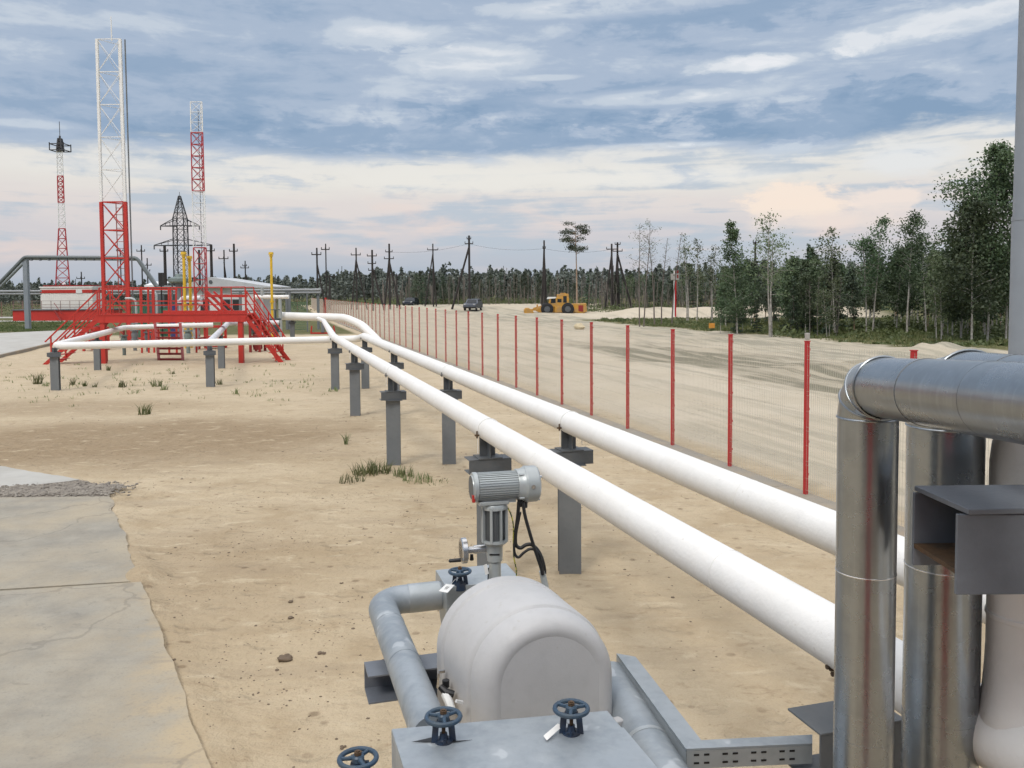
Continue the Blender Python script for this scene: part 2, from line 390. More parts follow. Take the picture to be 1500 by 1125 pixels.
# ------------------------------------------------------------------ ground
def sm(v, a, b):
    q = min(1, max(0, (v - a) / (b - a))); return q * q * (3 - 2 * q)
SEDGE = [((gnd(310, 1132).x, gnd(310, 1132).y), (gnd(207, 852).x, gnd(207, 852).y)), ((gnd(207, 852).x, gnd(207, 852).y), (gnd(160, 727).x, gnd(160, 727).y))]
FEET = [(2.353 + SL * q, q) for q in (8.95, 15.44, 21.77, 27.64)] + [(3.37 + SL * q, q) for q in (9.4, 15.5, 21.8, 27.98)] + [(-14.96, 28), (-17.2, 35.5), (-10.15, 28.75), (-12.13, 35.72)]
def hG(x, y):
    r = math.hypot(x, y); v = Vector((x, y, 0))
    s_ = x - SL * y                       # >8.22 is beyond the fence
    h = 0.9 * sm(y, 85, 155) * sm(x + 0.55 * y, 15, 45) + 0.7 * sm(r, 160, 420)
    out = sm(s_, 9.5, 15)
    if r < 150:
        h += (mnoise.noise(v * 0.35) * 0.030 + mnoise.noise(v * 1.3) * 0.012 + mnoise.noise(v * 4.0) * 0.006) * (1 - 0.6 * out)
        h += out * (mnoise.noise(v * 0.16) * 0.10 + mnoise.noise(v * 0.6) * 0.05)
    out2 = sm(s_, 17, 23) * (1 - sm(y, 60, 90))
    if r < 110: h += out2 * (mnoise.noise(v * 0.45) * 0.10 + mnoise.noise(v * 1.1) * 0.06)
    if r < 16 and -6 < x < -1.5:      # sand blown over the slab edge
        for (ax_, ay_), (bx_, by_) in SEDGE:
            q = max(0, min(1, ((x - ax_) * (bx_ - ax_) + (y - ay_) * (by_ - ay_)) / ((bx_ - ax_) ** 2 + (by_ - ay_) ** 2)))
            d_ = math.hypot(x - ax_ - q * (bx_ - ax_), y - ay_ - q * (by_ - ay_))
            if d_ < .8: h += max(0, 0.05 + 0.08 * mnoise.noise(v * 1.4)) * math.exp(-(d_ / 0.22) ** 2)
    if r < 45:
        for sx_, sy_ in FEET:
            d2 = ((x - sx_) ** 2 + (y - sy_) ** 2)
            if d2 < 1: h += 0.035 * math.exp(-d2 / 0.09)
    # wheel ruts beyond the fence
    h -= out * 0.05 * (math.exp(-((s_ - 15.5 - mnoise.noise(Vector((y * .05, 1, 0))) * 1.5) / 0.5) ** 2) + math.exp(-((s_ - 18.2 - mnoise.noise(Vector((y * .05, 5, 0))) * 1.5) / 0.5) ** 2))
    # sand bank in front of the wood
    if 85 < y < 125 and x > 2:
        n = mnoise.noise(v * 0.12) * 0.35 + mnoise.noise(v * 0.5) * 0.15
        h += (1.15 + n) * math.exp(-((y - 103 - 2.5 * mnoise.noise(Vector((x * .07, 0, 0)))) / 4.5) ** 2) * sm(x, 9, 15) * (1 - sm(x, 38, 50))
    # heaps
    for hx, hy, hr, hh in ((20.6, 42.5, 1.6, 0.42), (22.6, 41.0, 1.8, 0.3), (10.8, 33, 1.6, 0.16), (14, 34, 2.2, 0.2), (-7, 130, 3.0, 0.9)):
        d2 = ((x - hx) ** 2 + (y - hy) ** 2) / hr ** 2
        if d2 < 6: h += hh * math.exp(-d2) * (1 + 0.5 * mnoise.noise(v * 1.5))
    return h
angs = [rad(a) for a in np.concatenate([np.arange(-38, 38, 0.22), np.arange(38, 322, 4.0)])]
rs = list(np.geomspace(0.8, 120, 330)) + list(np.geomspace(124, 5000, 60))
vs = [(0, 0, 0)]; fs = []
na = len(angs)
for r in rs:
    for a in angs:
        X, Y = r * math.sin(a), r * math.cos(a); vs.append((X, Y, hG(X, Y)))
for j in range(na): fs.append((0, 1 + (j + 1) % na, 1 + j))
for i in range(len(rs) - 1):
    for j in range(na):
        a = 1 + i * na + j; b = 1 + i * na + (j + 1) % na; fs.append((a, b, b + na, a + na))
me = bpy.data.meshes.new('ground'); me.from_pydata(vs, [], fs); me.shade_smooth()
ground = bpy.data.objects.new('ground', me); C.objects.link(ground); ground['kind'] = 'structure'
mt, t, b = newmat('sandy_ground')
P = t.n('ShaderNodeNewGeometry').outputs['Position']
sp = t.n('ShaderNodeSeparateXYZ'); t.l(P, sp.inputs[0]); x, y = sp.outputs[0], sp.outputs[1]
big = t.noise(P, 0.22, 4, 0.55); mid = t.noise(P, 1.1, 5, 0.6); fine = t.noise(P, 9, 5, 0.65); gr = t.noise(P, 70, 3, 0.6)
strk = t.noise(t.scaled(P, 0.35, 1.6, 1, 0.0), 1.2, 5, 0.6)
c = t.mix(t.ss(big, 0.35, 0.68), (0.45, 0.36, 0.24), (0.515, 0.425, 0.30))
c = t.mix(t.math('MULTIPLY', t.ss(mid, 0.42, 0.72), 0.85), c, (0.375, 0.29, 0.185))
c = t.mix(t.math('MULTIPLY', t.ss(fine, 0.5, 0.8), 0.45), c, (0.335, 0.258, 0.17))
c = t.mix(t.math('MULTIPLY', t.ss(strk, 0.50, 0.72), 0.55), c, (0.35, 0.28, 0.195))
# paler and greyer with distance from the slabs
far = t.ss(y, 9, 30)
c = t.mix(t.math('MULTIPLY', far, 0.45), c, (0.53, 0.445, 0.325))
# damp brown soil patch
def ell(cx, cy, rx, ry, soft=0.5, nn=None):
    dx = t.math('DIVIDE', t.math('SUBTRACT', x, cx), rx); dy = t.math('DIVIDE', t.math('SUBTRACT', y, cy), ry)
    d = t.math('SQRT', t.math('ADD', t.math('MULTIPLY', dx, dx), t.math('MULTIPLY', dy, dy)))
    d = t.math('ADD', d, t.math('MULTIPLY', t.math('SUBTRACT', big, 0.5), 0.9))
    d = t.math('ADD', d, t.math('MULTIPLY', t.math('SUBTRACT', mid, 0.5), 0.7))
    return t.math('SUBTRACT', 1.0, t.ss(d, 1 - soft, 1 + soft * 0.4))
brown = t.math('MAXIMUM', ell(-8.2, 18.3, 5.6, 3.6), t.math('MULTIPLY', ell(-3.9, 9.6, 2.0, 3.0, 0.8), 0.45))
brown = t.math('MAXIMUM', brown, t.math('MULTIPLY', ell(-13, 24, 5, 2.0, 0.6), 0.6))
c = t.mix(t.math('MULTIPLY', brown, t.math('ADD', 0.45, t.math('MULTIPLY', fine, 0.6))), c, (0.235, 0.168, 0.10))
# dark clods and bits, only in patches
vo = t.n('ShaderNodeTexVoronoi'); vo.inputs['Scale'].default_value = 3.6; t.l(t.scaled(P, 1, 1, 0), vo.inputs['Vector'])
vo.inputs['Randomness'].default_value = 1.0
dd = t.math('ADD', vo.outputs['Distance'], t.math('MULTIPLY', t.math('SUBTRACT', fine, 0.5), 0.22))
spots = t.math('MULTIPLY', t.math('SUBTRACT', 1.0, t.ss(dd, 0.08, 0.19)), t.ss(t.noise(P, 0.9, 3), 0.42, 0.58))
c = t.mix(t.math('MULTIPLY', spots, 0.6), c, (0.15, 0.10, 0.06))
vo2 = t.n('ShaderNodeTexVoronoi'); vo2.inputs['Scale'].default_value = 13; t.l(t.scaled(P, 1, 1, 0), vo2.inputs['Vector'])
spots2 = t.math('MULTIPLY', t.math('SUBTRACT', 1.0, t.ss(t.math('ADD', vo2.outputs['Distance'], t.math('MULTIPLY', t.math('SUBTRACT', gr, 0.5), 0.3)), 0.07, 0.19)), t.ss(t.noise(P, 1.7, 3), 0.46, 0.66))
c = t.mix(t.math('MULTIPLY', spots2, 0.65), c, (0.17, 0.12, 0.075))
sc_ = t.noise(t.scaled(P, 1.0, 2.2, 1, 0.25), 3.2, 6, 0.68, 0.8)
c = t.mix(t.math('MULTIPLY', t.ss(sc_, 0.56, 0.70), 0.5), c, (0.27, 0.195, 0.12))
c = t.mix(t.math('MULTIPLY', t.ss(sc_, 0.30, 0.44), 0.0), c, (0.6, 0.5, 0.36))
lt = t.noise(t.scaled(P, 1.0, 1.8, 1, -0.4), 1.9, 6, 0.65, 0.5)
c = t.mix(t.math('MULTIPLY', t.ss(lt, 0.54, 0.70), 0.55), c, (0.58, 0.49, 0.35))
# beyond the fence: pale graded sand with grey ruts
sfence = t.math('ADD', x, t.math('MULTIPLY', y, 0.2923))
outm = t.ss(t.math('ADD', sfence, t.math('MULTIPLY', t.math('SUBTRACT', mid, .5), 0.5)), 8.6, 9.4)
vr = t.scaled(P, 1, 1, 0, -math.atan(0.2923))
rut = t.noise(t.scaled(vr, 1.1, 0.10, 1), 1.0, 6, 0.6, 0.4)
cs = t.mix(t.ss(big, 0.3, 0.7), (0.55, 0.485, 0.385), (0.49, 0.425, 0.325))
cs = t.mix(t.math('MULTIPLY', t.ss(rut, 0.48, 0.66), 0.6), cs, (0.33, 0.30, 0.235))
sw = t.math('ADD', sfence, t.math('MULTIPLY', t.math('SUBTRACT', big, .5), 5.0))
rz_ = t.math('MULTIPLY', t.ss(sw, 16.5, 18.5), t.math('SUBTRACT', 1.0, t.ss(sw, 22, 26)))
rz_ = t.math('MULTIPLY', rz_, t.math('SUBTRACT', 1.0, t.ss(y, 42, 60)))
cs = t.mix(t.math('MULTIPLY', rz_, t.math('ADD', 0.30, t.math('MULTIPLY', t.ss(rut, 0.40, 0.56), 0.65))), cs, (0.175, 0.165, 0.12))
rz2 = t.math('MULTIPLY', t.ss(sw, 24, 28), t.math('SUBTRACT', 1.0, t.ss(sw, 36, 39)))
cs = t.mix(t.math('MULTIPLY', rz2, t.math('ADD', 0.2, t.math('MULTIPLY', t.ss(rut, 0.42, 0.62), 0.6))), cs, (0.27, 0.26, 0.205))
cs = t.mix(t.math('MULTIPLY', t.ss(fine, 0.5, 0.8), 0.3), cs, (0.42, 0.36, 0.26))
c = t.mix(outm, c, cs)
# turfy strip before the sand bank
sg = t.math('ADD', x, t.math('MULTIPLY', y, 0.3161)); sg = t.math('ADD', sg, t.math('MULTIPLY', t.math('SUBTRACT', mid, .5), 5.0))
grm = t.math('MULTIPLY', t.ss(sg, 35.8, 37.4), t.math('SUBTRACT', 1.0, t.ss(t.math('ADD', y, t.math('MULTIPLY', mid, 6)), 95, 99)))
deep = t.ss(t.math('ADD', y, t.math('MULTIPLY', t.math('SUBTRACT', mid, .5), 8)), 112, 122)
wet = t.math('MULTIPLY', deep, t.ss(x, 8, 20))
grm = t.math('MAXIMUM', grm, wet)
grm = t.math('MAXIMUM', grm, t.math('MULTIPLY', t.ss(x, 38, 46), t.ss(sg, 37.6, 39.2)))
grm = t.math('MAXIMUM', grm, t.ss(y, 165, 185))
cg = t.mix(t.ss(mid, 0.35, 0.65), (0.10, 0.115, 0.042), (0.175, 0.16, 0.075))
cg = t.mix(t.ss(fine, 0.45, 0.7), cg, (0.05, 0.05, 0.028))
c = t.mix(grm, c, cg)
# far left of the site is rough grass
lg = t.math('MULTIPLY', t.ss(t.math('ADD', y, t.math('MULTIPLY', mid, 5)), 66, 70), t.math('SUBTRACT', 1.0, t.ss(sfence, 7.0, 7.6)))
c = t.mix(lg, c, t.mix(t.ss(mid, 0.4, 0.6), (0.085, 0.095, 0.035), (0.13, 0.125, 0.06)))
c = t.mix(t.math('MULTIPLY', t.ss(gr, 0.4, 0.75), 0.22), c, (0.30, 0.23, 0.14))
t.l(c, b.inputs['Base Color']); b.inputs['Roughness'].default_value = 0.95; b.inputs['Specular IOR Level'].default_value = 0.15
fp = t.n('ShaderNodeTexVoronoi'); fp.inputs['Scale'].default_value = 2.3; t.l(t.scaled(P, 1, 1.5, 0, 0.5), fp.inputs['Vector'])
foot = t.math('MULTIPLY', t.ss(t.math('ADD', fp.outputs['Distance'], t.math('MULTIPLY', t.math('SUBTRACT', fine, .5), .25)), 0.10, 0.34), 0.18)
hsum = t.math('ADD', t.math('MULTIPLY', mid, 0.7), t.math('ADD', t.math('MULTIPLY', fine, 0.34), t.math('MULTIPLY', gr, 0.06)))
hsum = t.math('ADD', hsum, foot)
bp = t.n('ShaderNodeBump'); bp.inputs['Strength'].default_value = 0.75; bp.inputs['Distance'].default_value = 0.16
t.l(hsum, bp.inputs['Height']); t.l(bp.outputs[0], b.inputs['Normal'])
me.materials.append(mt)

# concrete slabs, gravel strip, road, verge
mt, t, b = newmat('weathered_concrete'); CONC = mt
P = t.n('ShaderNodeNewGeometry').outputs['Position']
n1 = t.noise(P, 0.7, 5, 0.6); n2 = t.noise(P, 3, 5, 0.65); n3 = t.noise(P, 40, 3, 0.6); n4 = t.noise(t.scaled(P, 0.5, 2.2, 1, 0.3), 1.3, 5, 0.6, 0.5)
c = t.mix(t.ss(n2, 0.3, 0.7), (0.305, 0.285, 0.24), (0.235, 0.218, 0.185))
c = t.mix(t.math('MULTIPLY', t.ss(n1, 0.32, 0.74), 0.75), c, (0.40, 0.335, 0.235))
spx = t.n('ShaderNodeSeparateXYZ'); t.l(P, spx.inputs[0])
c = t.mix(t.math('MULTIPLY', t.ss(t.math('ADD', t.math('ADD', spx.outputs[0], t.math('MULTIPLY', spx.outputs[1], 0.40)), t.math('MULTIPLY', t.math('SUBTRACT', n2, .5), 1.6)), -0.55, 0.25), 0.75), c, (0.45, 0.355, 0.225))
n5 = t.noise(P, 7, 6, 0.7, 0.6)
c = t.mix(t.math('MULTIPLY', t.ss(n5, 0.57, 0.70), 0.35), c, (0.145, 0.13, 0.11))
vc = t.n('ShaderNodeTexVoronoi'); vc.feature = 'DISTANCE_TO_EDGE'; vc.inputs['Scale'].default_value = 0.42
wv_ = t.n('ShaderNodeVectorMath', operation='ADD'); nn_ = t.n('ShaderNodeTexNoise'); nn_.inputs['Scale'].default_value = 1.5; nn_.inputs['Detail'].default_value = 5; t.l(P, nn_.inputs['Vector']); t.l(P, wv_.inputs[0]); t.l(nn_.outputs['Color'], wv_.inputs[1]); t.l(wv_.outputs[0], vc.inputs['Vector'])
crack = t.math('SUBTRACT', 1.0, t.ss(vc.outputs['Distance'], 0.003, 0.012))
c = t.mix(t.math('MULTIPLY', crack, 0.28), c, (0.10, 0.085, 0.07))
c = t.mix(t.math('MULTIPLY', t.ss(n4, 0.54, 0.76), 0.4), c, (0.20, 0.18, 0.155))
c = t.mix(t.math('MULTIPLY', t.ss(n3, 0.5, 0.75), 0.35), c, (0.2, 0.19, 0.17))
t.l(c, b.inputs['Base Color']); b.inputs['Roughness'].default_value = 0.9
bp = t.n('ShaderNodeBump'); bp.inputs['Strength'].default_value = 0.35; bp.inputs['Distance'].default_value = 0.02
t.l(t.math('ADD', n2, t.math('MULTIPLY', n3, 0.4)), bp.inputs['Height']); t.l(bp.outputs[0], b.inputs['Normal'])
GREYC = M('pale_concrete', (0.44, 0.43, 0.40), 0.9, col2=(0.36, 0.345, 0.31), scale=0.7, var=0.8, bump=0.2, bscale=8)
GRAV = M('gravel', (0.27, 0.235, 0.19), 0.95, col2=(0.13, 0.11, 0.09), scale=26, var=1.0, bump=1.0, bscale=38, lo=0.4, hi=0.6)

def ragged(pts, step, amp, closed_edges=None):
    out = []
    n = len(pts)
    for i in range(n):
        a, b2 = Vector(pts[i]), Vector(pts[(i + 1) % n]); k = max(1, int((b2 - a).length / step)) if (closed_edges is None or i in closed_edges) else 1
        for j in range(k):
            p = a.lerp(b2, j / k); q = Vector((mnoise.noise(p * 2.1), mnoise.noise(p * 2.1 + Vector((9, 3, 1))), 0)) * amp + Vector((mnoise.noise(p * 7), mnoise.noise(p * 7 + Vector((4, 3, 1))), 0)) * amp * 0.4
            out.append(p + (q if j else q * 0.2))
    return out
def slab(name, pix, zt, mat, edges, depth=0.16, amp=0.03, step=0.12, smooth=False):
    pts = [gnd(*p, zt) if len(p) == 2 else Vector((p[0], p[1], zt)) for p in pix]
    mb = MB().prism(ragged(pts, step, amp, edges), (0, 0, -depth)); o = mb.build(name, mat, smooth=False); o['kind'] = 'structure'; return o
slab('pavement', [(-300, 1260), (310, 1132), (207, 852), (-300, 885)], 0.095, CONC, {1}, amp=0.028, step=0.07)
slab('pavement', [(-300, 881), (206, 850.5), (160, 727), (-300, 732)], 0.085, CONC, {1}, amp=0.05, step=0.07)
slab('pavement', [(-260, 748), (-4, 718), (116, 702), (-4, 682), (-260, 640)], 0.05, GREYC, {1, 2}, amp=0.05)
slab('gravel_strip', [(-260, 762), (-4, 732), (150, 729), (166, 714), (118, 703), (-4, 716), (-260, 742)], 0.046, GRAV, {0, 1, 2, 3}, amp=0.1, step=0.08)
# road at the left with its kerb, verge strips behind
r1 = [(-400, 552), (-4, 524), (70, 506), (128, 491), (128, 482), (-4, 488), (-400, 500)]
slab('road', r1, 0.05, GREYC, set(), 0.2)
kb = MB(); kp = [gnd(*p, 0.0) for p in ((-200, 540), (-4, 525), (70, 507), (128, 492))]
for a, b2 in zip(kp, kp[1:]): kb.bar(a + Z * 0.05, b2 + Z * 0.05, 0.16, 0.22)
o = kb.build('kerb', FOOT); o['kind'] = 'structure'
for ya, yb in ((471.2, 469.6), (465.8, 464.2)):
    slab('path', [(-300, ya + 3), (-4, ya), (160, ya - 1.0), (160, yb - 1.0), (-4, yb), (-300, yb + 3)], 0.04, GREYC, set(), 0.1)

# ------------------------------------------------------------------ fence
def fx(Y): return 8.2236 + SL * Y
fence = thing('wire_mesh_fence', (fx(13), 13, 0), 'long wire mesh fence with thin red posts running away beside the white pipes', 'fence')
FZ = math.atan2(D.y, D.x)
STEP = 2.1125; LP = STEP * math.sqrt(1 + SL * SL)
pm = MB().box((0, 0, 1.185), 0.056, 0.056, 2.37)
for zz in (0.35, 0.85, 1.35, 1.85, 2.25): pm.box((0.0, -0.036, zz), 0.03, 0.02, 0.035)
pm.box((0, 0, 2.376), 0.07, 0.07, 0.012)
post0 = pm.build('fence_post', REDP, None, raw=True, smooth=False)
gm = MB()
nw = 43
for k in range(nw):
    xx = 0.04 + (LP - 0.08) * k / (nw - 1)
    gm.box((xx, 0.02, 1.20), 0.0028, 0.0028, 2.28)
for zz in (0.12, 0.30, 0.50, 0.56, 0.80, 1.02, 1.08, 1.32, 1.56, 1.62, 1.86, 2.10, 2.16, 2.30): gm.box((LP / 2, 0.025, zz), LP - 0.05, 0.0028, 0.0028)
panel0 = gm.build('mesh_panel', WIRE, None, raw=True, smooth=False)
first = True
for k in range(-3, 60):
    Y = 12.91 + STEP * k; loc = Vector((fx(Y), Y, 0)) - ORG[fence.name]
    p_ = post0 if first else post0.copy(); g_ = panel0 if first else panel0.copy()
    for q_ in (p_, g_):
        if not first: C.objects.link(q_)
        q_.parent = fence; q_.location = loc; q_.rotation_euler = (0, 0, FZ)
    first = False
for Y in (108.6, 111.2):
    MB().box((fx(Y), Y, 1.28), 0.2, 0.2, 2.56, FZ).build('gate_post', RED, fence)
Yp = 12.91
MB().box((fx(Yp) + .0, Yp, 2.45), 0.07, 0.05, 0.10, FZ).build('sensor_box', PALE, fence, bevel=0.008)
ft = MB()
for i in range(0, 66):
    Ya = 5 + 2.1125 * i; a = Vector((fx(Ya) - 0.08, Ya, 0.012)); b2 = Vector((fx(Ya + 2.1) - 0.08, Ya + 2.1, 0.012)); ft.bar(a, b2, 0.36, 0.07)
o = ft.build('footing_strip', FOOT, smooth=False); o['kind'] = 'structure'

# ------------------------------------------------------------------ white pipelines
def XA(Y): return 2.353 + SL * Y
def XB(Y): return 3.37 + SL * Y
PZ = 1.711
def pipeline(name, pts, r, label, R=0.45, mat=WHITE, seams=(), seg=28):
    path = dense(fillet(pts, R, 10), 1.2)
    o = MB().tube(path, r, seg).build(name, mat, ang=60); tag(o, label, 'pipe'); return o
A_end = at(474, 470, 45)
pa = pipeline('white_pipe', [(XA(-2.5), -2.5, PZ), (XA(27.8), 27.8, PZ), A_end, at(466, 466.5, 57.5)], 0.118,
              'nearer long white pipe with a white branch riser at the right edge', [2.0, 1.0])
wx, wy = 1.618, 2.66
MB().tube(dense(fillet([(2.75, 2.25, 2.80), (wx, wy, 2.80), (wx, wy, PZ)], .2), .2), 0.112, 28).build('branch_riser', WHITE, pa, ang=60)
MB().lathe((wx, wy, PZ), Z, [(0.02, .112), (.07, .138), (.11, .128), (.17, .119), (.25, .114), (.30, .1125)], 28).build('branch_collar', WHITE, pa, ang=60)
MB().lathe((wx, wy, PZ + .40), Z, [(0, .112), (.004, .116), (.016, .116), (.02, .112)], 28).build('weld_band', WHITE, pa)
DL = at(79, 507, 27.9); DE = Vector((XB(30.6) + 0.05, 30.7, 1.50)); armE = Vector((-19.4, 43, 1.50))
pb = pipeline('white_pipe', [(XB(-3), -3, PZ), (XB(28.2), 28.2, PZ), DE, DL, armE, Vector((-15.4, 44.2, 1.55))], 0.123,
              'farther long white pipe next to the fence that turns left across the site', [0.8, 0.5, 0.5, 0.6])
Ms = Vector((-10.45, 29.6, 1.48))
pc = pipeline('white_pipe', [Ms, (-15.5, 46.8, 1.54), (-12.9, 47.5, 1.54)], 0.125, 'short blotchy white branch pipe rising from the crosswise pipe towards the red platform', 0.5, WHITEWRAP)
pd = pipeline('white_pipe', [(-15.6, 58.0, 1.62), at(505, 465.5, 58.0), at(530, 476, 57.5), at(556, 502, 54.5)], 0.27, 'thick white pipe at the back that bends down towards the fence foot', [1.6, 1.8])
# weld bands on the two long pipes
for par, Xf, r, ys in ((pa, XA, 0.118, (4.3, 7.15, 11.2, 14.3, 18.2, 23.5)), (pb, XB, 0.123, (5.9, 8.2, 11.6, 14.4, 19.6, 25))):
    for yy in ys:
        c0 = Vector((Xf(yy), yy, PZ)); MB().lathe(c0 - D * 0.006, D, [(0, r), (0.0, r + 0.0022), (0.012, r + 0.0022), (0.012, r)], 28).build('weld_band', WHITE, par)

def support(base, ztop, zpipe, prad, label, pw=0.22, bw=0.46, bh=0.15, saddle=True, pdir=None, ubolt=True, post=True, g='grey steel pipe supports', sw=0.17):
    d = pdir or D; n = Vector((d.y, -d.x, 0)); base = Vector((base[0], base[1], 0))
    s_ = thing('pipe_support', base, label, 'pipe support', g)
    if post:
        f = MB(); zt = ztop - bh - 0.012
        # H section: two flanges and a web
        pn = Vector((1, 0.06, 0)).normalized(); pd_ = Vector((-0.06, 1, 0)).normalized(); pp_ = 0.13
        for k in (-1, 1): f.obox(base + pd_ * (k * (pp_ / 2 - 0.006)) + Z * (zt / 2 - .06), pn, pd_, Z, pw, 0.012, zt + 0.12)
        f.obox(base + Z * (zt / 2 - .06), pn, pd_, Z, 0.01, pp_ - 0.024, zt + 0.12)
        f.build('post', STEEL, s_, smooth=False)
    f = MB()
    for k in (-1, 1): f.obox(base + Z * (ztop - bh / 2 + k * (bh / 2 - 0.005)), n, d, Z, bw, pw * 0.92, 0.01)
    f.obox(base + Z * (ztop - bh / 2) - d * (pw * 0.46 - 0.008), n, d, Z, bw - .004, 0.01, bh - 0.02)
    f.obox(base + Z * (ztop - bh - 0.006), n, d, Z, pw + 0.05, pw + 0.05, 0.012)
    f.build('cross_beam', STEELD, s_, smooth=False, bevel=0.003 if base.y < 20 else 0)
    if saddle:
        zb = zpipe - prad
        f = MB()
        f.obox(base + Z * (ztop + 0.006), n, d, Z, sw + .09, 0.24, 0.012)
        f.obox(base + Z * ((ztop + zb + 0.05) / 2) + d * 0.02, n, d, Z, sw, 0.012, zb + 0.05 - ztop)
        f.obox(base + Z * ((ztop + zb + 0.03) / 2) + d * 0.02, n, d, Z, 0.012, 0.26, zb + 0.03 - ztop)
        f.build('saddle', STEELD, s_, smooth=False)
    if ubolt and saddle:
        f = MB(); c0 = base + Z * zpipe - d * 0.06
        pts = [c0 + n * (-(prad + .004)) + Z * (zb - zpipe - 0.12)]
        pts += [c0 + (n * math.cos(a) + Z * math.sin(a)) * (prad + 0.004) for a in lin(math.pi, 0, 15)]
        pts += [c0 + n * (prad + .004) + Z * (zb - zpipe - 0.12)]
        f.tube(pts, 0.004, 6); f.build('u_bolt', WHITE, s_)
        for k in (-1, 1):
            g = MB(); pp = c0 + n * (k * (prad + .012)) + Z * (-0.05); g.obox(pp, n, d, Z, 0.045, 0.03, 0.016); g.cyl(pp - Z * 0.03, pp + Z * 0.045, 0.009, None, 6)
            g.build('clamp_nut', RUST if base.y < 12 else STEELD, s_)
    return s_
# supports of the near pipe, from the risers away
def onA(Y): return (XA(Y), Y)
def onB(Y): return (XB(Y), Y)
support(onA(3.42), 1.42, PZ, 0.118, 'grey steel support under the near white pipe, beside the first metal riser', bw=0.40, pw=0.24, bh=0.24, ubolt=False, saddle=False)
f = MB(); q = at(1221, 980, 3.40)
for dx, dz in ((0, 0), (.012, .022), (-.014, .008), (.008, -.022)): f.cyl(q + Vector((dx - .015, 0, dz)), q + Vector((dx + .02, .01, dz)), .010, None, 6)
f.build('clamp_bolt', RUST, pa)
support(onA(8.95), 1.415, PZ, 0.118, 'grey support under the near white pipe, hidden behind the valve motor', pw=0.245)
support(onA(15.44), 1.37, PZ, 0.118, 'grey support standing clear above two grass tufts, under the near white pipe', pw=0.25)
support(onA(21.77), 1.36, PZ, 0.118, 'slim grey post under the near white pipe, next beyond the tufted support', pw=0.25)
support(onA(27.64), 1.36, PZ, 0.118, 'grey support where the near white pipe crosses over the crosswise pipe', pw=0.25)
support(onB(3.5), 1.41, PZ, 0.123, 'grey support under the far white pipe, behind the metal risers', pw=0.24)
support(onB(9.4), 1.405, PZ, 0.123, 'wide grey support under the far white pipe, right of the valve motor', pw=0.245, bw=0.49)
support(onB(15.5), 1.37, PZ, 0.123, 'grey support showing below both white pipes, right of the tufted support', pw=0.245)
support(onB(21.8), 1.36, PZ, 0.123, 'dark beam support under the far white pipe, its post hidden by the near pipe', pw=0.245)
support(onB(27.98), 1.36, PZ, 0.123, 'grey support close to the bend of the far white pipe', pw=0.245)
support((-14.96, 28.0), 1.27, 1.50, 0.123, 'grey post under the left end bend of the crosswise white pipe', pw=0.27, bw=0.42, bh=0.13, ubolt=False)
support((-17.2, 35.49), 1.27, 1.50, 0.123, 'grey post under the left white pipe arm, beside a red platform leg', pw=0.25, bh=0.13, ubolt=False)
support((-10.15, 28.75), 1.24, 1.48, 0.123, 'grey post under the middle of the crosswise white pipe', pw=0.27, bw=0.40, bh=0.13, ubolt=False)
support((-12.13, 35.72), 1.25, 1.50, 0.125, 'grey post under the blotchy white branch pipe', pw=0.26, bw=0.42, bh=0.13, ubolt=False)
# low red trestle with a short grey post under the back pipe
g0 = gnd(473, 489); trs = thing('trestle', g0, 'low red trestle with a short grey post under the back white pipe', 'trestle')
f = MB(); n0 = Vector((1, 0, 0)); d0 = Vector((0, 1, 0))
wd = 0.92
for k in (-1, 1): f.bar(g0 + n0 * k * wd, g0 + n0 * k * wd * 0.92 + Z * 0.62, 0.10)
f.bar(g0 - n0 * wd + Z * .06, g0 + n0 * wd + Z * .06, 0.12); f.build('base_frame', RED, trs, smooth=False)
MB().box(g0 + Z * 0.66, 0.22, 0.22, 1.1).box(g0 + Z * 1.22, 0.5, 0.4, 0.1).build('post', STEEL, trs, smooth=False)
support(at(428, 470, 58.3).xy, 1.25, 1.62, 0.27, 'grey post under the thick back pipe near the red stairs', pw=0.3, ubolt=False)

# ------------------------------------------------------------------ valve station in the foreground
def ln(v0, nn, dd, zz=0): return Vector(v0) + N * nn + D * dd + Z * zz
# domed white casing
O = Vector((0.163, 3.72, 0))
cas = thing('valve_casing', O, 'rounded off-white plastic casing covering the valve, in the middle foreground', 'casing')
ZC = 1.405
DC = Vector((-0.43, 1, 0)).normalized(); NC = Vector((1, 0.22, 0)).normalized()
def arch(dd, r, zb=0.98, n=40):
    c_ = O + DC * dd; zr = r * 0.97
    p = [c_ - NC * r + Z * zb]
    p += [c_ + NC * (-r * math.cos(a)) + Z * (ZC + zr * math.sin(a)) for a in lin(0, math.pi, n)]
    p += [c_ + NC * r + Z * zb]; return p
prof = [(0.006, .225), (0.0, .245), (.003, .262), (.010, .278), (.022, .292), (.038, .303), (.058, .312), (.085, .318), (.112, .322), (.119, .316), (.127, .3165), (.136, .329), (.150, .3345), (.425, .341), (.434, .334), (.444, .3345), (.454, .345), (.52, .345), (.535, .335)]
mb = MB(); rings = [arch(d_, r_) for d_, r_ in prof]
mb.ring(rings, close=False, cap0=False, cap1=False); mb.add(rings[0], [tuple(range(len(rings[0])))]); mb.add(rings[-1], [tuple(range(len(rings[0])))])
mb.build('shell', CASING, cas, ang=32)
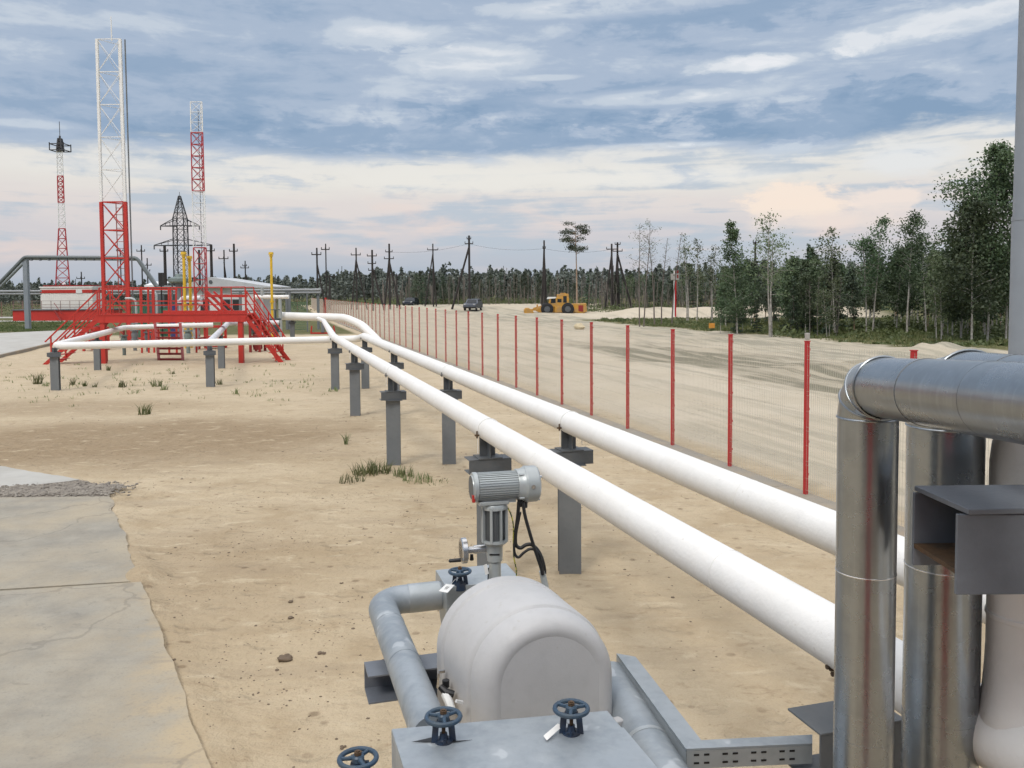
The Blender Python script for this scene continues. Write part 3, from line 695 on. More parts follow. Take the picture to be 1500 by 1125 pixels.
# latch on the casing's left side, with its black rubber grip
f = MB(); p = at(654, 1003, 3.83)
f.bar(at(643, 985, 3.98), at(641, 1007, 3.98), 0.018, 0.01); f.bar(at(643, 984, 3.98), at(652, 983, 3.98), 0.012); f.build('latch', CHROME, cas)
f = MB(); f.cyl(at(653, 996, 3.9), at(653, 1006, 3.9), 0.017, None, 12); f.tube([at(645, 1006, 3.88), at(653, 1014, 3.86), at(665, 1017, 3.86)], [0.014, 0.019, 0.016], 10); f.build('rubber_grip', BLACK, cas)
f = MB(); f.tube([at(652, 1017, 3.86), at(658, 1030, 3.82), at(663, 1045, 3.8)], 0.02, 10); f.bar(at(668, 1027, 3.7), at(678, 1029, 3.72), 0.012); f.build('latch_bracket', TAG, cas)
f = MB(); f.bar(at(893, 1061, 3.66), at(911, 1056, 3.74), 0.05, 0.03); f.build('latch_bracket', CASING, cas, bevel=0.006)
for k in range(2):
    pass
# galvanised elbow pipe going round to the flange cover
cz = 1.31; c1 = Vector((-0.800, 5.03, cz)); c0 = c1 - D * 1.62; c2 = c1 + N * 0.37
o = thing('jacketed_pipe', (c1.x, c1.y, 1.3), 'grey zinc clad pipe elbow at the left of the white casing', 'pipe')
MB().tube(dense(fillet([c0, c1, c2], 0.15, 10), 0.3), 0.083, 28).build('jacket', GALVP, o, ang=50)
for q in (0.30, 0.66): MB().lathe(c1 - D * q * 1.4, D, [(0, .083), (0, .0845), (.03, .0845), (.03, .083)], 28).build('lap_seam', GALVP, o)
MB().lathe(c1 + N * 0.17, N, [(0, .0835), (0, .0856), (.19, .0856), (.19, .0835)], 28).build('lap_seam', GALVF, o)
# flange cover box behind
bo = c2 + N * 0.0
bx = thing('flange_cover', (bo.x + .15, bo.y, 1.05), 'folded sheet metal cover box between the pipe elbow and the white casing', 'cover')
f = MB(); A_ = [ln(bo, 0.0, -.17, 1.415 - bo.z + 0), ln(bo, 0.0, .16, 1.415 - bo.z), ln(bo, 0.46, .16, 1.415 - bo.z), ln(bo, 0.46, -.17, 1.415 - bo.z)]
f.prism(A_, (0, 0, -0.16)); f.build('top_cover', GALVF, bx, smooth=False, bevel=0.004)
f = MB(); B_ = [ln(bo, 0.006, -.16, 0), ln(bo, .006, .15, 0), ln(bo, .45, .15, 0), ln(bo, .45, -.16, 0)]
B_ = [Vector((p.x, p.y, 1.254)) for p in B_]; Cb = [ln(p, 0.05 if i < 2 else 0, 0, -0.38) for i, p in enumerate(B_)]
f.ring([Cb, B_]); f.build('skirt', GALVP, bx, smooth=False, bevel=0.004)

def handwheel_valve(base, zw, R, label, tagdir=None, text=None, rot=0.3, spokes=3):
    v = thing('gate_valve', base, label, 'valve', 'blue handwheel valves')
    b = Vector(base); H_ = zw - b.z; f = MB()
    f.lathe(b - Z * 0.03, Z, [(0, .04), (.03, .038), (.042, .036), (.044, .02), (.05, .016), (.07, .014)], 20)
    for k in (0, 1, 2, 3):
        a = rot + k * math.pi / 2; e = Vector((math.cos(a), math.sin(a), 0))
        if k % 2 == 0:
            f.bar(b + e * 0.037 - Z * 0.005, b + e * 0.029 + Z * (H_ - 0.02), 0.014, 0.024)
        f.cyl(b + e * .03 + Z * 0.008, b + e * .03 + Z * 0.026, 0.007, None, 6)
    f.lathe(b + Z * (H_ - 0.026), Z, [(0, .030), (.014, .026), (.018, .012)], 18)
    f.build('yoke', BLUED, v)
    f = MB(); f.cyl(b + Z * 0.02, b + Z * (H_ + 0.03), 0.0075, None, 12); f.cyl(b + Z * (H_ + .012), b + Z * (H_ + .026), 0.014, None, 6); f.build('stem', CHROME if False else RUST, v)
    f = MB(); c = b + Z * H_
    f.torus(c, Z, R - 0.008, 0.0095, 40, 10); f.lathe(c - Z * 0.012, Z, [(0, .02), (.004, .023), (.02, .023), (.026, .018)], 20)
    for k in range(spokes):
        a = rot + 0.5 + 2 * math.pi * k / spokes; e = Vector((math.cos(a), math.sin(a), 0))
        f.tube([c + e * 0.015 + Z * 0.004, c + e * (R * .5) + Z * 0.001, c + e * (R - 0.008)], [0.010, 0.0075, 0.0075], 8)
    f.build('handwheel', BLUE, v)
    if tagdir is not None:
        q = [Vector(p) for p in tagdir]; nrm = (q[1] - q[0]).cross(q[3] - q[0]).normalized()
        if nrm.z < 0: nrm = -nrm
        tg = MB().prism(q, nrm * 0.0012).build('tag', TAG, v)
        f = MB(); mid_ = (q[1] + q[2]) / 2; f.tube([mid_, (mid_ + b) / 2 + Z * 0.03, b + Z * 0.04], 0.0014, 5); f.build('tag_wire', TAG, v)
        if text:
            cu = bpy.data.curves.new('tag_text', 'FONT'); cu.body = text; cu.size = 0.026; cu.align_x = 'CENTER'; cu.align_y = 'CENTER'; cu.extrude = 0.0003
            to = bpy.data.objects.new('tag_text', cu); C.objects.link(to)
            dg = bpy.context.evaluated_depsgraph_get(); me = bpy.data.meshes.new_from_object(to.evaluated_get(dg)); bpy.data.objects.remove(to)
            tm = bpy.data.objects.new('tag_text', me); C.objects.link(tm); me.materials.clear(); me.materials.append(BLACK)
            cx = sum(q, Vector()) / 4 + nrm * 0.0016; xa = (q[1] - q[0]).normalized(); ya = nrm.cross(xa)
            mm = Matrix((xa, ya, nrm)).transposed().to_4x4(); mm.translation = cx - ORG[v.name]
            tm.parent = tg; tm.matrix_local = mm
    return v
p1 = gnd(650, 1088, 1.40); p2 = gnd(837, 1076, 1.40); p4 = at(674, 866, 5.02); p4.z = 1.415; p3 = at(525, 1150, 3.02)
def tagq(pix, Y, dz=None): return [at(a, b2, Y + k) for (a, b2), k in zip(pix, dz or (0, 0, 0, 0))]
handwheel_valve(p1, at(650, 1050, p1.y).z, 0.073, 'blue handwheel valve in a slit of the grey sheet cover, left one', rot=0.2)
handwheel_valve(p2, at(837, 1038, p2.y).z, 0.073, 'blue handwheel valve with a white paper tag, on the right of the grey sheet cover',
                [gnd(801, 1085, 1.412), gnd(824, 1064, 1.43), gnd(817, 1060, 1.437) + Vector((0, .0, 0)), gnd(796, 1078, 1.42)], None, rot=-0.1)
tq = [gnd(655.5, 868.5, 1.423), gnd(666, 857, 1.437), gnd(653.5, 855.5, 1.44), gnd(642.5, 866, 1.425)]
handwheel_valve(p4, at(674, 837, p4.y).z, 0.069, 'blue handwheel valve with a numbered tag, beside the motor neck', [tq[3], tq[2], tq[1], tq[0]][::1], '102', rot=0.1)
handwheel_valve(p3, at(525, 1111, 3.02).z, 0.074, 'blue handwheel at the bottom edge of the photo, half out of frame', rot=0.6)

# grey sheet metal cover box in front
BL = gnd(573, 1067, 1.40); BR = gnd(890, 1040, 1.40); FR = gnd(952, 1114, 1.40); FL = BL + (FR - BR) * 2.3; FR2 = BR + (FR - BR) * 2.3
cv = thing('sheet_cover', (0, 3.0, 0.9), 'grey sheet metal box cover carrying two blue handwheels in front of the white casing', 'cover')
f = MB(); f.prism([BL, BR, FR2, FL], (0, 0, -0.30)); f.build('box', GALVP, cv, smooth=False, bevel=0.006)
s1 = BL.lerp(FL, 0.148); s2 = BR.lerp(FR2, 0.176)
f = MB(); f.prism([s1 + Z * .0065, s2 + Z * .0065, FR2 + Z * .0065, FL + Z * .0065], (0, 0, -0.004))
f.build('overlap_sheet', GALVP, cv, smooth=False)
f = MB(); sq = gnd(635, 1090, 1.4095); f.prism([gnd(603, 1087, 1.409), gnd(638, 1079, 1.409), gnd(640, 1087, 1.409)], (0, 0, .001)); f.prism([gnd(660, 1088, 1.409), gnd(692, 1084, 1.409), gnd(664, 1085.5, 1.409)], (0, 0, .001)); f.build('slit', BLACK, cv, smooth=False)
# a lower box at the bottom carrying the third wheel
f = MB(); q = [at(556, 1122, 2.95), at(640, 1118, 2.98), at(640, 1400, 2.2), at(430, 1400, 2.2), at(500, 1150, 2.85)]
q = [Vector((p.x, p.y, 1.31)) for p in q]; o = MB().prism(q, (0, 0, -0.3)).build('sheet_cover', GALVP, smooth=False, bevel=0.005); tag(o, 'corner of a lower grey sheet cover at the bottom edge below the third handwheel', 'cover')

# dark steel channel carrying the elbow pipe
c0 = Vector((-0.735, 4.22, 1.15)); L = 0.64
o = thing('steel_channel', (c0.x + .3, c0.y, 1.1), 'dark grey open steel channel lying under the zinc clad elbow pipe', 'steel beam')
f = MB()
f.nbox(ln(c0, L / 2, 0.09, 0.068), L, 0.18, 0.008); f.nbox(ln(c0, L / 2, 0.09, -0.068), L, 0.18, 0.008); f.nbox(ln(c0, L / 2, 0.176, 0), L, 0.008, 0.128)
f.build('channel', BEAM, o, smooth=False)
f = MB(); f.nbox(ln(c0, 0.30, 0.10, -0.65), 0.16, 0.16, 1.14); f.build('post', STEEL, o, smooth=False)

# electric actuator
AC = at(725, 850, 4.62); ax_, ay_ = AC.x, AC.y
def ap(px, py, dy=0): return at(px, py, 4.62 + dy)
act = thing('valve_actuator', (ax_, ay_, 1.05), 'grey electric valve motor on a ribbed column rising behind the white casing', 'actuator')
k_ = 4.62 / F
def zpy(py): return at(725, py, 4.62).z
base = Vector((ax_, ay_, 0))
f = MB(); zz = lambda p: zpy(p)
f.lathe(base, Z, [(1.0, .05), (zz(852), .05), (zz(850), .034), (zz(822), .033), (zz(821), .030), (zz(821) + .001, .042), (zz(812), .044), (zz(800), .044), (zz(798), .048), (zz(796), .05)], 28)
f.build('neck', ALU, act)
f = MB(); f.obox(base + Z * zz(809) - Vector((0, .043, 0)), r0, Vector((0, 1, 0)), Z, 0.055, 0.006, 0.008); f.build('name_slot', BLACK, act)
# ribbed column with recessed windows
f = MB(); zb_, zt_ = zz(796), zz(737); cc = base
f.lathe(cc, Z, [(zb_, .058), (zb_ + .012, .072), (zb_ + .024, .071), (zb_ + .026, .056), (zt_ - .03, .056), (zt_ - .028, .071), (zt_ - .012, .072), (zt_, .066)], 24)
for k in range(8):
    a = rad(22.5 + 10 + 45 * k); e = Vector((math.cos(a), math.sin(a), 0)); tt = Vector((-e.y, e.x, 0))
    f.obox(cc + e * 0.064 + Z * ((zb_ + zt_) / 2), e, tt, Z, 0.022, 0.014 if k % 2 else 0.008, zt_ - zb_ - 0.03)
f.build('yoke', ALU, act)
f = MB(); f.lathe(cc, Z, [(zb_ + .025, .0575), (zt_ - .031, .0575)], 24)
for k in range(40):
    a = 2 * math.pi * k / 40; e = Vector((math.cos(a), math.sin(a), 0)); tt = Vector((-e.y, e.x, 0))
    f.obox(cc + e * 0.058 + Z * ((zb_ + zt_) / 2), e, tt, Z, 0.005, 0.003, zt_ - zb_ - 0.06)
f.build('yoke_windows', ALUD, act)
f = MB(); f.nbox(base + Z * zz(733.5) - N * 0.015, 0.165, 0.12, 0.022); f.build('mount_plate', ALU, act, bevel=0.004)
MX = Vector((0.97, 0.24, 0)).normalized(); MY = Vector((-MX.y, MX.x, 0)); mc = Vector((ap(739, 711).x, ap(739, 711).y, zz(711)))
def mo(px): return mc + MX * ((px - 739) * k_ * 1.03)
f = MB(); L0 = (mo(756) - mo(699)).length
f.lathe(mo(699), MX, [(0, .0725), (L0, .0725)], 32)
for k in range(36):
    a = 2 * math.pi * (k + .5) / 36; e = MY * math.cos(a) + Z * math.sin(a); tt = -MY * math.sin(a) + Z * math.cos(a)
    f.obox((mo(699) + mo(756)) / 2 + e * 0.074, MX, e, tt, L0, 0.007, 0.0055)
f.obox((mo(706) + mo(752)) / 2 - Z * 0.072, MX, MY, Z, L0 * .86, 0.07, 0.03)
f.build('motor_body', ALU, act)
f = MB(); f.lathe(mo(690), MX, [(0.0, .0), (0.0, .064), (.006, .066), (.006, .076), (.010, .080), (.030, .080), (.034, .074), (.036, .068)], 32); f.build('end_ring', ALU, act)
f = MB(); f.lathe(mo(690), MX, [(-.0015, .0), (-.0015, .062), (0.0006, .062)], 28); f.build('end_plate', ALUD, act)
f = MB(); f.obox(mo(691) - MY * 0.05 - Z * 0.05, MX, MY, Z, .016, .02, .04); f.build('red_switch', RED, act, bevel=0.002)
f = MB(); f.lathe(mo(756), MX, [(0, .07), (0, .082), (.012, .085), (.03, .088), (.044, .096), (.05, .1)], 32)
for a in (0.9, 2.3, 3.9, 5.4): f.cyl(mo(757) + (MY * math.cos(a) + Z * math.sin(a)) * 0.088, mo(764) + (MY * math.cos(a) + Z * math.sin(a)) * 0.088, 0.007, None, 6)
f.build('motor_flange', ALU, act)
f = MB(); f.lathe(mo(766.5), MX, [(0, .092), (.004, .1), (.07, .098), (.079, .092), (.082, .08), (.082, 0)], 16, a0=0.2)
f.build('terminal_cap', ALU, act, ang=28, bevel=0.003)
f = MB(); pq = mo(775) - MY * 0.094 + Z * 0.005; f.cyl(pq + MY * 0.008, pq - MY * 0.010, 0.011, None, 16)
for a in (0.5, 2.4, 4.4): f.cyl(mo(786) + (MY * math.cos(a + 2) + Z * math.sin(a + 2)) * 0.086, mo(789.5) + (MY * math.cos(a + 2) + Z * math.sin(a + 2)) * 0.086, 0.007, None, 8)
f.build('cap_plugs', CHROME, act)
f = MB(); f.cyl(mo(760) - Z * 0.07 - MY * .03, mo(760) - Z * 0.115 - MY * .03, 0.016, 0.013, 12); f.cyl(mo(768) - Z * 0.08 - MY * .02, mo(768) - Z * 0.125 - MY * .02, 0.016, 0.013, 12); f.build('cable_gland', BLACK, act)
# manual handwheel
hw = Vector((ap(679, 806).x, ap(679, 806).y - 0.0, zz(806)))
wh = MB(); wh.lathe(hw - MX * 0.016, MX, [(0, .052), (0, .064), (.005, .069), (.030, .069), (.034, .062), (.034, .050), (.02, .047), (.016, .016), (0, .016), (0, .05)], 32)
wo_ = wh.build('manual_wheel', CHROME, act)
f = MB(); cb = hw - Z * 0.045 + MY * -.02; f.lathe(cb - MX * 0.02, -MX, [(0, .010), (.0, .011), (.06, .010), (.066, .006)], 12); f.build('crank_grip', BLACK, wo_)
f = MB(); cb = hw - Z * 0.045 + MX * 0.045; f.tube([cb + Z * .02, cb - Z * .012], [.008, .012], 10); f.build('lever_knob', BLACK, act)
f = MB(); f.lathe(hw, MX, [(0, .012), (.03, .014), (.03, .018), (.055, .018), (.055, .022), (.075, .024), (.125, .022)], 20); f.build('wheel_shaft', CHROME, act)
f = MB(); f.prism([ap(708, 828, -.06), ap(713, 826, -.06), ap(716, 840, -.06), ap(711, 842, -.06)], (0.001, -0.003, 0)); f.build('tag', TAG, act)
f = MB(); f.bar(ap(715.5, 832, -.05), ap(715, 850, -.05), .007); f.build('key', BLACK, act)

def cable(pix, r, name, label, mat, cat, dep=None, seg=10):
    n = len(pix); pts = [at(px, py, 4.60 + (dep[i] if dep else 0)) for i, (px, py) in enumerate(pix)]
    # smooth by Catmull-Rom
    out = []
    for i in range(n - 1):
        p0, p1_, p2_, p3_ = pts[max(i - 1, 0)], pts[i], pts[i + 1], pts[min(i + 2, n - 1)]
        for k in range(8):
            q = k / 8; out.append(0.5 * ((2 * p1_) + (p2_ - p0) * q + (2 * p0 - 5 * p1_ + 4 * p2_ - p3_) * q * q + (3 * p1_ - p0 - 3 * p2_ + p3_) * q ** 3))
    out.append(pts[-1]); o = MB().tube(out, r, seg).build(name, mat, ang=70); return tag(o, label, cat)
cable([(760, 735), (758.5, 755), (756, 775), (755, 792), (757, 800), (763, 802.5), (771, 798), (779, 798), (787, 805), (793, 816), (797, 830), (798, 840)], 0.010, 'power_cable', 'thick black cable hooking left below the motor before joining the conduit', BLACK, 'cable', [0] * 12)
cable([(766, 736), (769, 755), (775, 777), (781, 797), (787, 815), (792, 830), (795, 842)], 0.0095, 'power_cable', 'black cable running straight down from the motor cap to the grey conduit', BLACK, 'cable', [-.02] * 7)
cable([(762, 750), (758, 770), (754.5, 788), (753, 803), (755, 813), (760, 816), (768, 809), (778, 804), (788, 809), (793, 822), (796, 840)], 0.0075, 'power_cable', 'thinner black cable making the lowest loop beside the motor column', BLACK, 'cable', [-.015] * 11)
cable([(744, 744), (749, 755), (752, 770), (752, 788), (752, 802), (753, 818), (756, 833), (757, 852)], 0.004, 'earth_wire', 'yellow and green striped earth wire hanging beside the motor column', YGW, 'wire', None, 6)
cable([(794, 836), (797, 850), (801, 868), (806, 900)], 0.018, 'cable_conduit', 'short grey conduit tube taking the black cables down behind the casing', ALU, 'conduit', [0, 0, 0, 0.0])

# big grey pipe and cable tray right of the casing
o = thing('jacketed_pipe', at(950, 1060, 3.75), 'fat grey zinc clad pipe slanting out of the frame right of the white casing', 'pipe')
pa0, pa1 = at(893, 1000, 4.25), at(1010, 1190, 3.08)
pa0.z = 1.165; pa1.z = 1.165
MB().tube(dense([pa0, pa1], 0.3), 0.115, 28).build('jacket', GALVP, o)
f = MB(); q = pa0.lerp(pa1, 0.55); dd_ = (pa1 - pa0).normalized(); f.lathe(q, dd_, [(0, .115), (0, .117), (.025, .117), (.025, .115)], 28); f.build('lap_seam', GALVF, o)
tz = 1.30
ta = [gnd(903, 957, tz), gnd(931, 962, tz), gnd(1031, 1089, tz), gnd(1005, 1097, tz)]
o = thing('cable_tray', ta[2], 'narrow covered zinc cable tray lying beside the fat grey pipe', 'cable tray', None)
MB().prism(ta, (0, 0, -0.012)).build('lid', GALVP, o, smooth=False)
f = MB(); f.prism([p - Z * 0.015 for p in ta], (0, 0, -0.06)); f.build('trough', GALVF, o, smooth=False)
tb = [gnd(1010, 1086, tz), gnd(1006, 1098, tz), gnd(1190, 1090, tz), gnd(1190, 1077, tz)]
o = thing('cable_tray', tb[2], 'covered zinc cable tray with two rows of slots running right to the pipe support', 'cable tray', None)
ext = (tb[2] - tb[1]).normalized()
MB().prism([p + Z * .003 for p in tb], (0, 0, -0.008)).build('lid', GALVP, o, smooth=False)
f = MB(); f.prism([p - Z * 0.006 for p in tb], (0, 0, -0.075)); f.build('trough', GALVF, o, smooth=False)
L = (tb[2] - tb[1]).length; fn = Vector((ext.y, -ext.x, 0))
q_ = 0.04
while q_ < L - .05:
    for dz in (-.024, -.058):
        for d2 in (0, .042): MB().obox(tb[1] + ext * (q_ + d2) + Z * dz, ext, fn, Z, .022, .003, .008).build('slot', BLACK, o, smooth=False)
    q_ += 0.118

# ------------------------------------------------------------------ metal risers at the right
def riser(x, Y, r, zh, ze, name, label, rise=0.05, gores=3, yend=1.2):
    o = thing(name, (x, Y, 0), label, 'pipe'); R = r * 1.18
    pts = [Vector((x, Y, -0.05)), Vector((x, Y, zh - R))]
    # mitred gore elbow turning towards -Y
    el_ = []
    for k in range(1, gores + 1):
        a = (k - 0.5) / gores * math.pi / 2
        el_.append(Vector((x, Y - R + R * math.cos(a) * 1.02, zh - R + R * math.sin(a) * 1.02)))
    end0 = Vector((x, Y - R, zh))
    end1 = Vector((x, yend, zh + rise * (Y - yend)))
    # vertical jacket, gore rings, horizontal jacket
    MB().cyl(pts[0], pts[1], r, None, 40).build('vertical_jacket', GALV, o)
    def ringat(c, n_, rr, seg=40):
        yv = Vector((1, 0, 0)); n_ = n_.normalized(); xv = n_.cross(yv).normalized()
        return [c + (yv * math.cos(2 * math.pi * i / seg) + xv * math.sin(2 * math.pi * i / seg)) * rr for i in range(seg)]
    cen = Vector((x, Y - R, zh - R))
    ang_ = [0] + [math.pi / 2 * (k) / gores for k in range(1, gores + 1)]
    rr = r * 1.012
    for k in range(gores):
        a0, a1 = ang_[k], ang_[k + 1]
        def sect(a):
            e = Vector((0, math.cos(a), math.sin(a))); return [cen + e * (R + math.sin(t_) * rr / math.cos((a1 - a0) / 2)) + Vector((1, 0, 0)) * math.cos(t_) * rr for t_ in lin(0, 2 * math.pi, 41)[:-1]]
        mb = MB(); mb.ring([sect(a0), sect(a1)], True, False, False); mb.build('elbow_segment', GALV, o)
        if True:
            q = sect(a0); mb = MB(); mb.tube(q + [q[0], q[1]], 0.0034, 6, False); mb.build('elbow_bead', GALV, o)
    q = sect(a1); mb = MB(); mb.tube(q + [q[0], q[1]], 0.0034, 6, False); mb.build('elbow_bead', GALV, o)
    d_ = (end1 - end0).normalized()
    MB().cyl(end0, end1, r, None, 40).build('horizontal_jacket', GALV, o)
    f = MB()
    for s in (0.22, 0.30): pass
    c = end0 + d_ * 0.26; f.lathe(c, d_, [(0, r), (0, r * 1.006), (end1 - c).length > 0.3 and (0.3, r * 1.006) or (.1, r * 1.006), (.3, r)], 40); f.build('lap_seam', GALV, o)
    f = MB(); f.tube([p for p in [c - d_ * .001 + (Vector((1, 0, 0)) * math.cos(a) + d_.cross(Vector((1, 0, 0))) * math.sin(a)) * r * 1.004 for a in lin(0, 2 * math.pi, 42)]], 0.0018, 5, False); f.build('seam_edge', STEELD, o)
    zc = zh - R - 0.03
    MB().lathe((x, Y, zc - .04), Z, [(0, r), (0, r * 1.004), (.04, r * 1.004), (.04, r)], 40).build('collar', GALV, o)
    MB().lathe((x, Y, zc - .43), Z, [(0, r), (.001, r * 1.014), (.004, r * 1.014), (.005, r)], 40).build('collar', CHROME, o)
    MB().lathe((x, Y, zc - .95), Z, [(0, r), (0, r * 1.006), (.03, r * 1.006), (.03, r)], 40).build('collar', GALV, o)
    return o
riser(1.042, 2.50, 0.084, 2.874, 0, 'insulated_riser', 'shiny metal clad riser pipe with a segmented elbow, left of the pair', 0.06, 3, 0.9)
riser(1.400, 2.755, 0.1150, 2.843, 0, 'insulated_riser', 'shiny metal clad riser pipe behind the steel beam end, right of the pair', 0.03, 3, 1.2)

# steel H beam end on its bracket plate
hb = thing('steel_beam', (1.5, 2.25, 0), 'grey steel beam with a thick top plate and rusty open end at the right edge', 'steel beam')
xl, xr = 1.118, 2.6
YF, YB, ZT = 2.13, 2.375, 2.585
f = MB(); f.prism([Vector((xl + .02, YF - 0.012, ZT)), Vector((xr, YF + .05, ZT)), Vector((xr, YB + .03, ZT)), Vector((xl + .008, YB + .008, ZT))], (0, 0, 0.014)); f.build('top_plate', BEAM, hb, smooth=False, bevel=0.002)
f = MB(); f.box(((xl + xr) / 2, YF + 0.006, ZT - 0.105), xr - xl, 0.012, 0.205); f.box(((xl + xr) / 2, YB - 0.006, ZT - 0.105), xr - xl, 0.012, 0.205); f.build('flange', BEAM, hb, smooth=False, bevel=0.0015)
f = MB(); f.box(((xl + xr) / 2, (YF + YB) / 2, ZT - 0.15), xr - xl, YB - YF - .026, 0.012); f.build('web', RUST, hb, smooth=False)
f = MB(); f.box((xr - .1, (YF + YB) / 2, 1.18), 0.2, 0.2, 2.38); f.build('post', BEAM, hb, smooth=False)

# unseen blocks added behind the camera to tint the reflections in the shiny jackets
o = thing('reflection_block', (2, -12, 0), 'unseen dull grey building shape added behind the camera to darken the riser reflections', 'building')  # added out of view to darken the riser reflections
f = MB(); f.box((2, -12, 2.4), 22, 6, 4.8); f.build('wall', M('reflection_grey', (.16, .165, .15), .7), o, smooth=False); f = MB(); f.box((2, -12, 4.9), 22.6, 6.6, .2); f.build('roof', STEELD, o, smooth=False)
f = MB(); f.box((-3, -8.98, 1.1), 1.4, .06, 2.2); f.build('door', STEELD, o, smooth=False)
o = thing('red_reflection_block', (0.1, -1.4, 0), 'unseen tall red cabinet shape added behind the camera to put a red stripe in the risers', 'cabinet')  # added out of view so the risers reflect a red stripe
f = MB(); f.box((0.1, -1.5, 2.05), 1.25, .7, 3.9); f.build('body', RED, o, smooth=False, bevel=.02); f = MB(); f.box((0.1, -1.5, .05), 1.15, .6, .1); f.build('plinth', STEELD, o, smooth=False)
for k in (-1, 1):
    d_ = MB().box((0.1 + k * .3, -1.14, 2.1), .56, .025, 3.5).build('door', RED, o, smooth=False, bevel=.006); MB().box((0.1 + k * .06, -1.12, 1.9), .025, .03, .18).build('handle', CHROME, d_)

# pale lamp pole at the frame edge
PX = at(1514, 300, 6.0); pl_ = thing('lamp_pole', (PX.x, 6.0, 0), 'tall pale blue grey steel pole at the right edge of the photo', 'pole')
f = MB(); f.lathe((PX.x, 6.0, 0), Z, [(0, .16), (0.02, .16), (0.02, .138), (3.62, .132)], 20); f.build('lower_shaft', POLEP, pl_)
f = MB(); f.lathe((PX.x, 6.0, 3.62), Z, [(0, .131), (0, .135), (.03, .135), (.03, .126), (6.0, .09)], 20); f.build('upper_shaft', POLEP, pl_)

# ------------------------------------------------------------------ red access platform
YP = 38.9
pf = thing('access_platform', (-15.4, YP, 0), 'red steel crossover platform with handrails and stairs at both ends', 'platform')
xL, xR, zT, zBt = at(143, 460, YP).x, at(360, 460, YP).x, at(250, 460, YP).z, at(250, 472.3, YP).z
DP = 1.3
f = MB()
for k in (0, DP): f.box(((xL + xR) / 2, YP + k, (zT + zBt) / 2), xR - xL, 0.05, zT - zBt); f.box(((xL + xR) / 2, YP + k - .04 + (.08 if k else 0), zT - .02), xR - xL, 0.04, 0.03)
f.box(((xL + xR) / 2, YP + DP / 2, zT - .06), xR - xL - .04, DP - .06, 0.05)
for s in lin(xL + .3, xR - .3, 7): f.box((s, YP - .028, (zT + zBt) / 2), 0.02, 0.012, zT - zBt - .04)
f.build('deck_beam', RED, pf, smooth=False)
for px, yy in ((150, YP), (352, YP), (151, YP + DP), (352, YP + DP)):
    X = at(px, 500, yy).x; MB().box((X, yy + .12, zBt / 2 - .05), 0.21, 0.2, zBt + 0.1).build('leg', RED, pf, smooth=False)
zr, zm = zT + 1.2, zT + 0.40
def rails(p0, p1, hs, posts, w=0.05, name='handrail', par=pf, mat=RED, end=True):
    p0, p1 = Vector(p0), Vector(p1); f = MB()
    for hh in hs: f.bar(p0 + Z * hh, p1 + Z * hh, w if hh == max(hs) else w * .75)
    for s in posts: q = p0.lerp(p1, s); f.bar(q, q + Z * max(hs), w)
    return f.build(name, mat, par, smooth=False)
for yy in (YP, YP + DP):
    rails((xL + .1, yy, zT), (xR, yy, zT), (0.4, 1.2), (0.0, .28, .49, .655, .84, 1.0), 0.05 if yy == YP else .035)
def stair(par, top, foot, wdir, width, n, mat, rail=True, nm='stair', sw=0.3, w=0.055):
    top, foot, wdir = Vector(top), Vector(foot), Vector(wdir)
    f = MB()
    dv = (foot - top)
    for k in (0, 1):
        o_ = wdir * (width * k)
        # stringer: deep sloping plate with level foot
        f.prism([top + o_, top + o_ - Z * sw, foot + o_ - dv.normalized() * 0.0, foot + o_ + Vector((dv.x, dv.y, 0)).normalized() * sw * .8], wdir * 0.03)
    s_ = f.build(nm, mat, par, smooth=False)
    f = MB()
    for i in range(1, n): q = top.lerp(foot, i / n); f.obox(q + wdir * width / 2 - Z * .05, Vector((dv.x, dv.y, 0)).normalized(), wdir, Z, 0.24, width, 0.03)
    f.build('treads', mat, par, smooth=False)
    if rail:
        for k in (0, 1):
            o_ = wdir * (width * k); a, b2 = top + o_, foot + o_ - dv * 0.06; f = MB()
            for hh in (0.35, 0.7, 1.1): f.bar(a + Z * hh, b2 + Z * hh, w)
            e = b2 + Z * 1.1; f.bar(e, e + dv.normalized() * 0.3 , w)
            for q in (0.02, .5, 0.98): c_ = a.lerp(b2, q); f.bar(c_ - Z * .1, c_ + Z * 1.1, w)
            f.build('stair_rail', mat, par, smooth=False)
fr = gnd(417, 528); stair(pf, (xR, YP, zT - .02), (fr.x, YP + .25, 0), (0, 1, 0), DP - .05, 9, RED)
fl_ = gnd(70, 534); stair(pf, (xL + .05, YP, zT - .02), (fl_.x, YP - .1, 0), (0, 1, 0), DP - .05, 9, RED)
# short ladder stair behind, facing the camera
ld = thing('step_ladder', gnd(250, 528), 'short dark red ladder stair standing under the middle of the red platform', 'ladder')
f = MB(); a0, a1 = gnd(233, 528), gnd(268, 528); b0, b1 = at(227, 474, 42.6), at(264, 474, 42.6)
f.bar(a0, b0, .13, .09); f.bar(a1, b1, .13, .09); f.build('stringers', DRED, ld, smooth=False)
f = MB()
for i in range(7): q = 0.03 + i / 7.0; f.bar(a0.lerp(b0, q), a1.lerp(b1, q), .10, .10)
f.build('treads', DRED, ld, smooth=False)
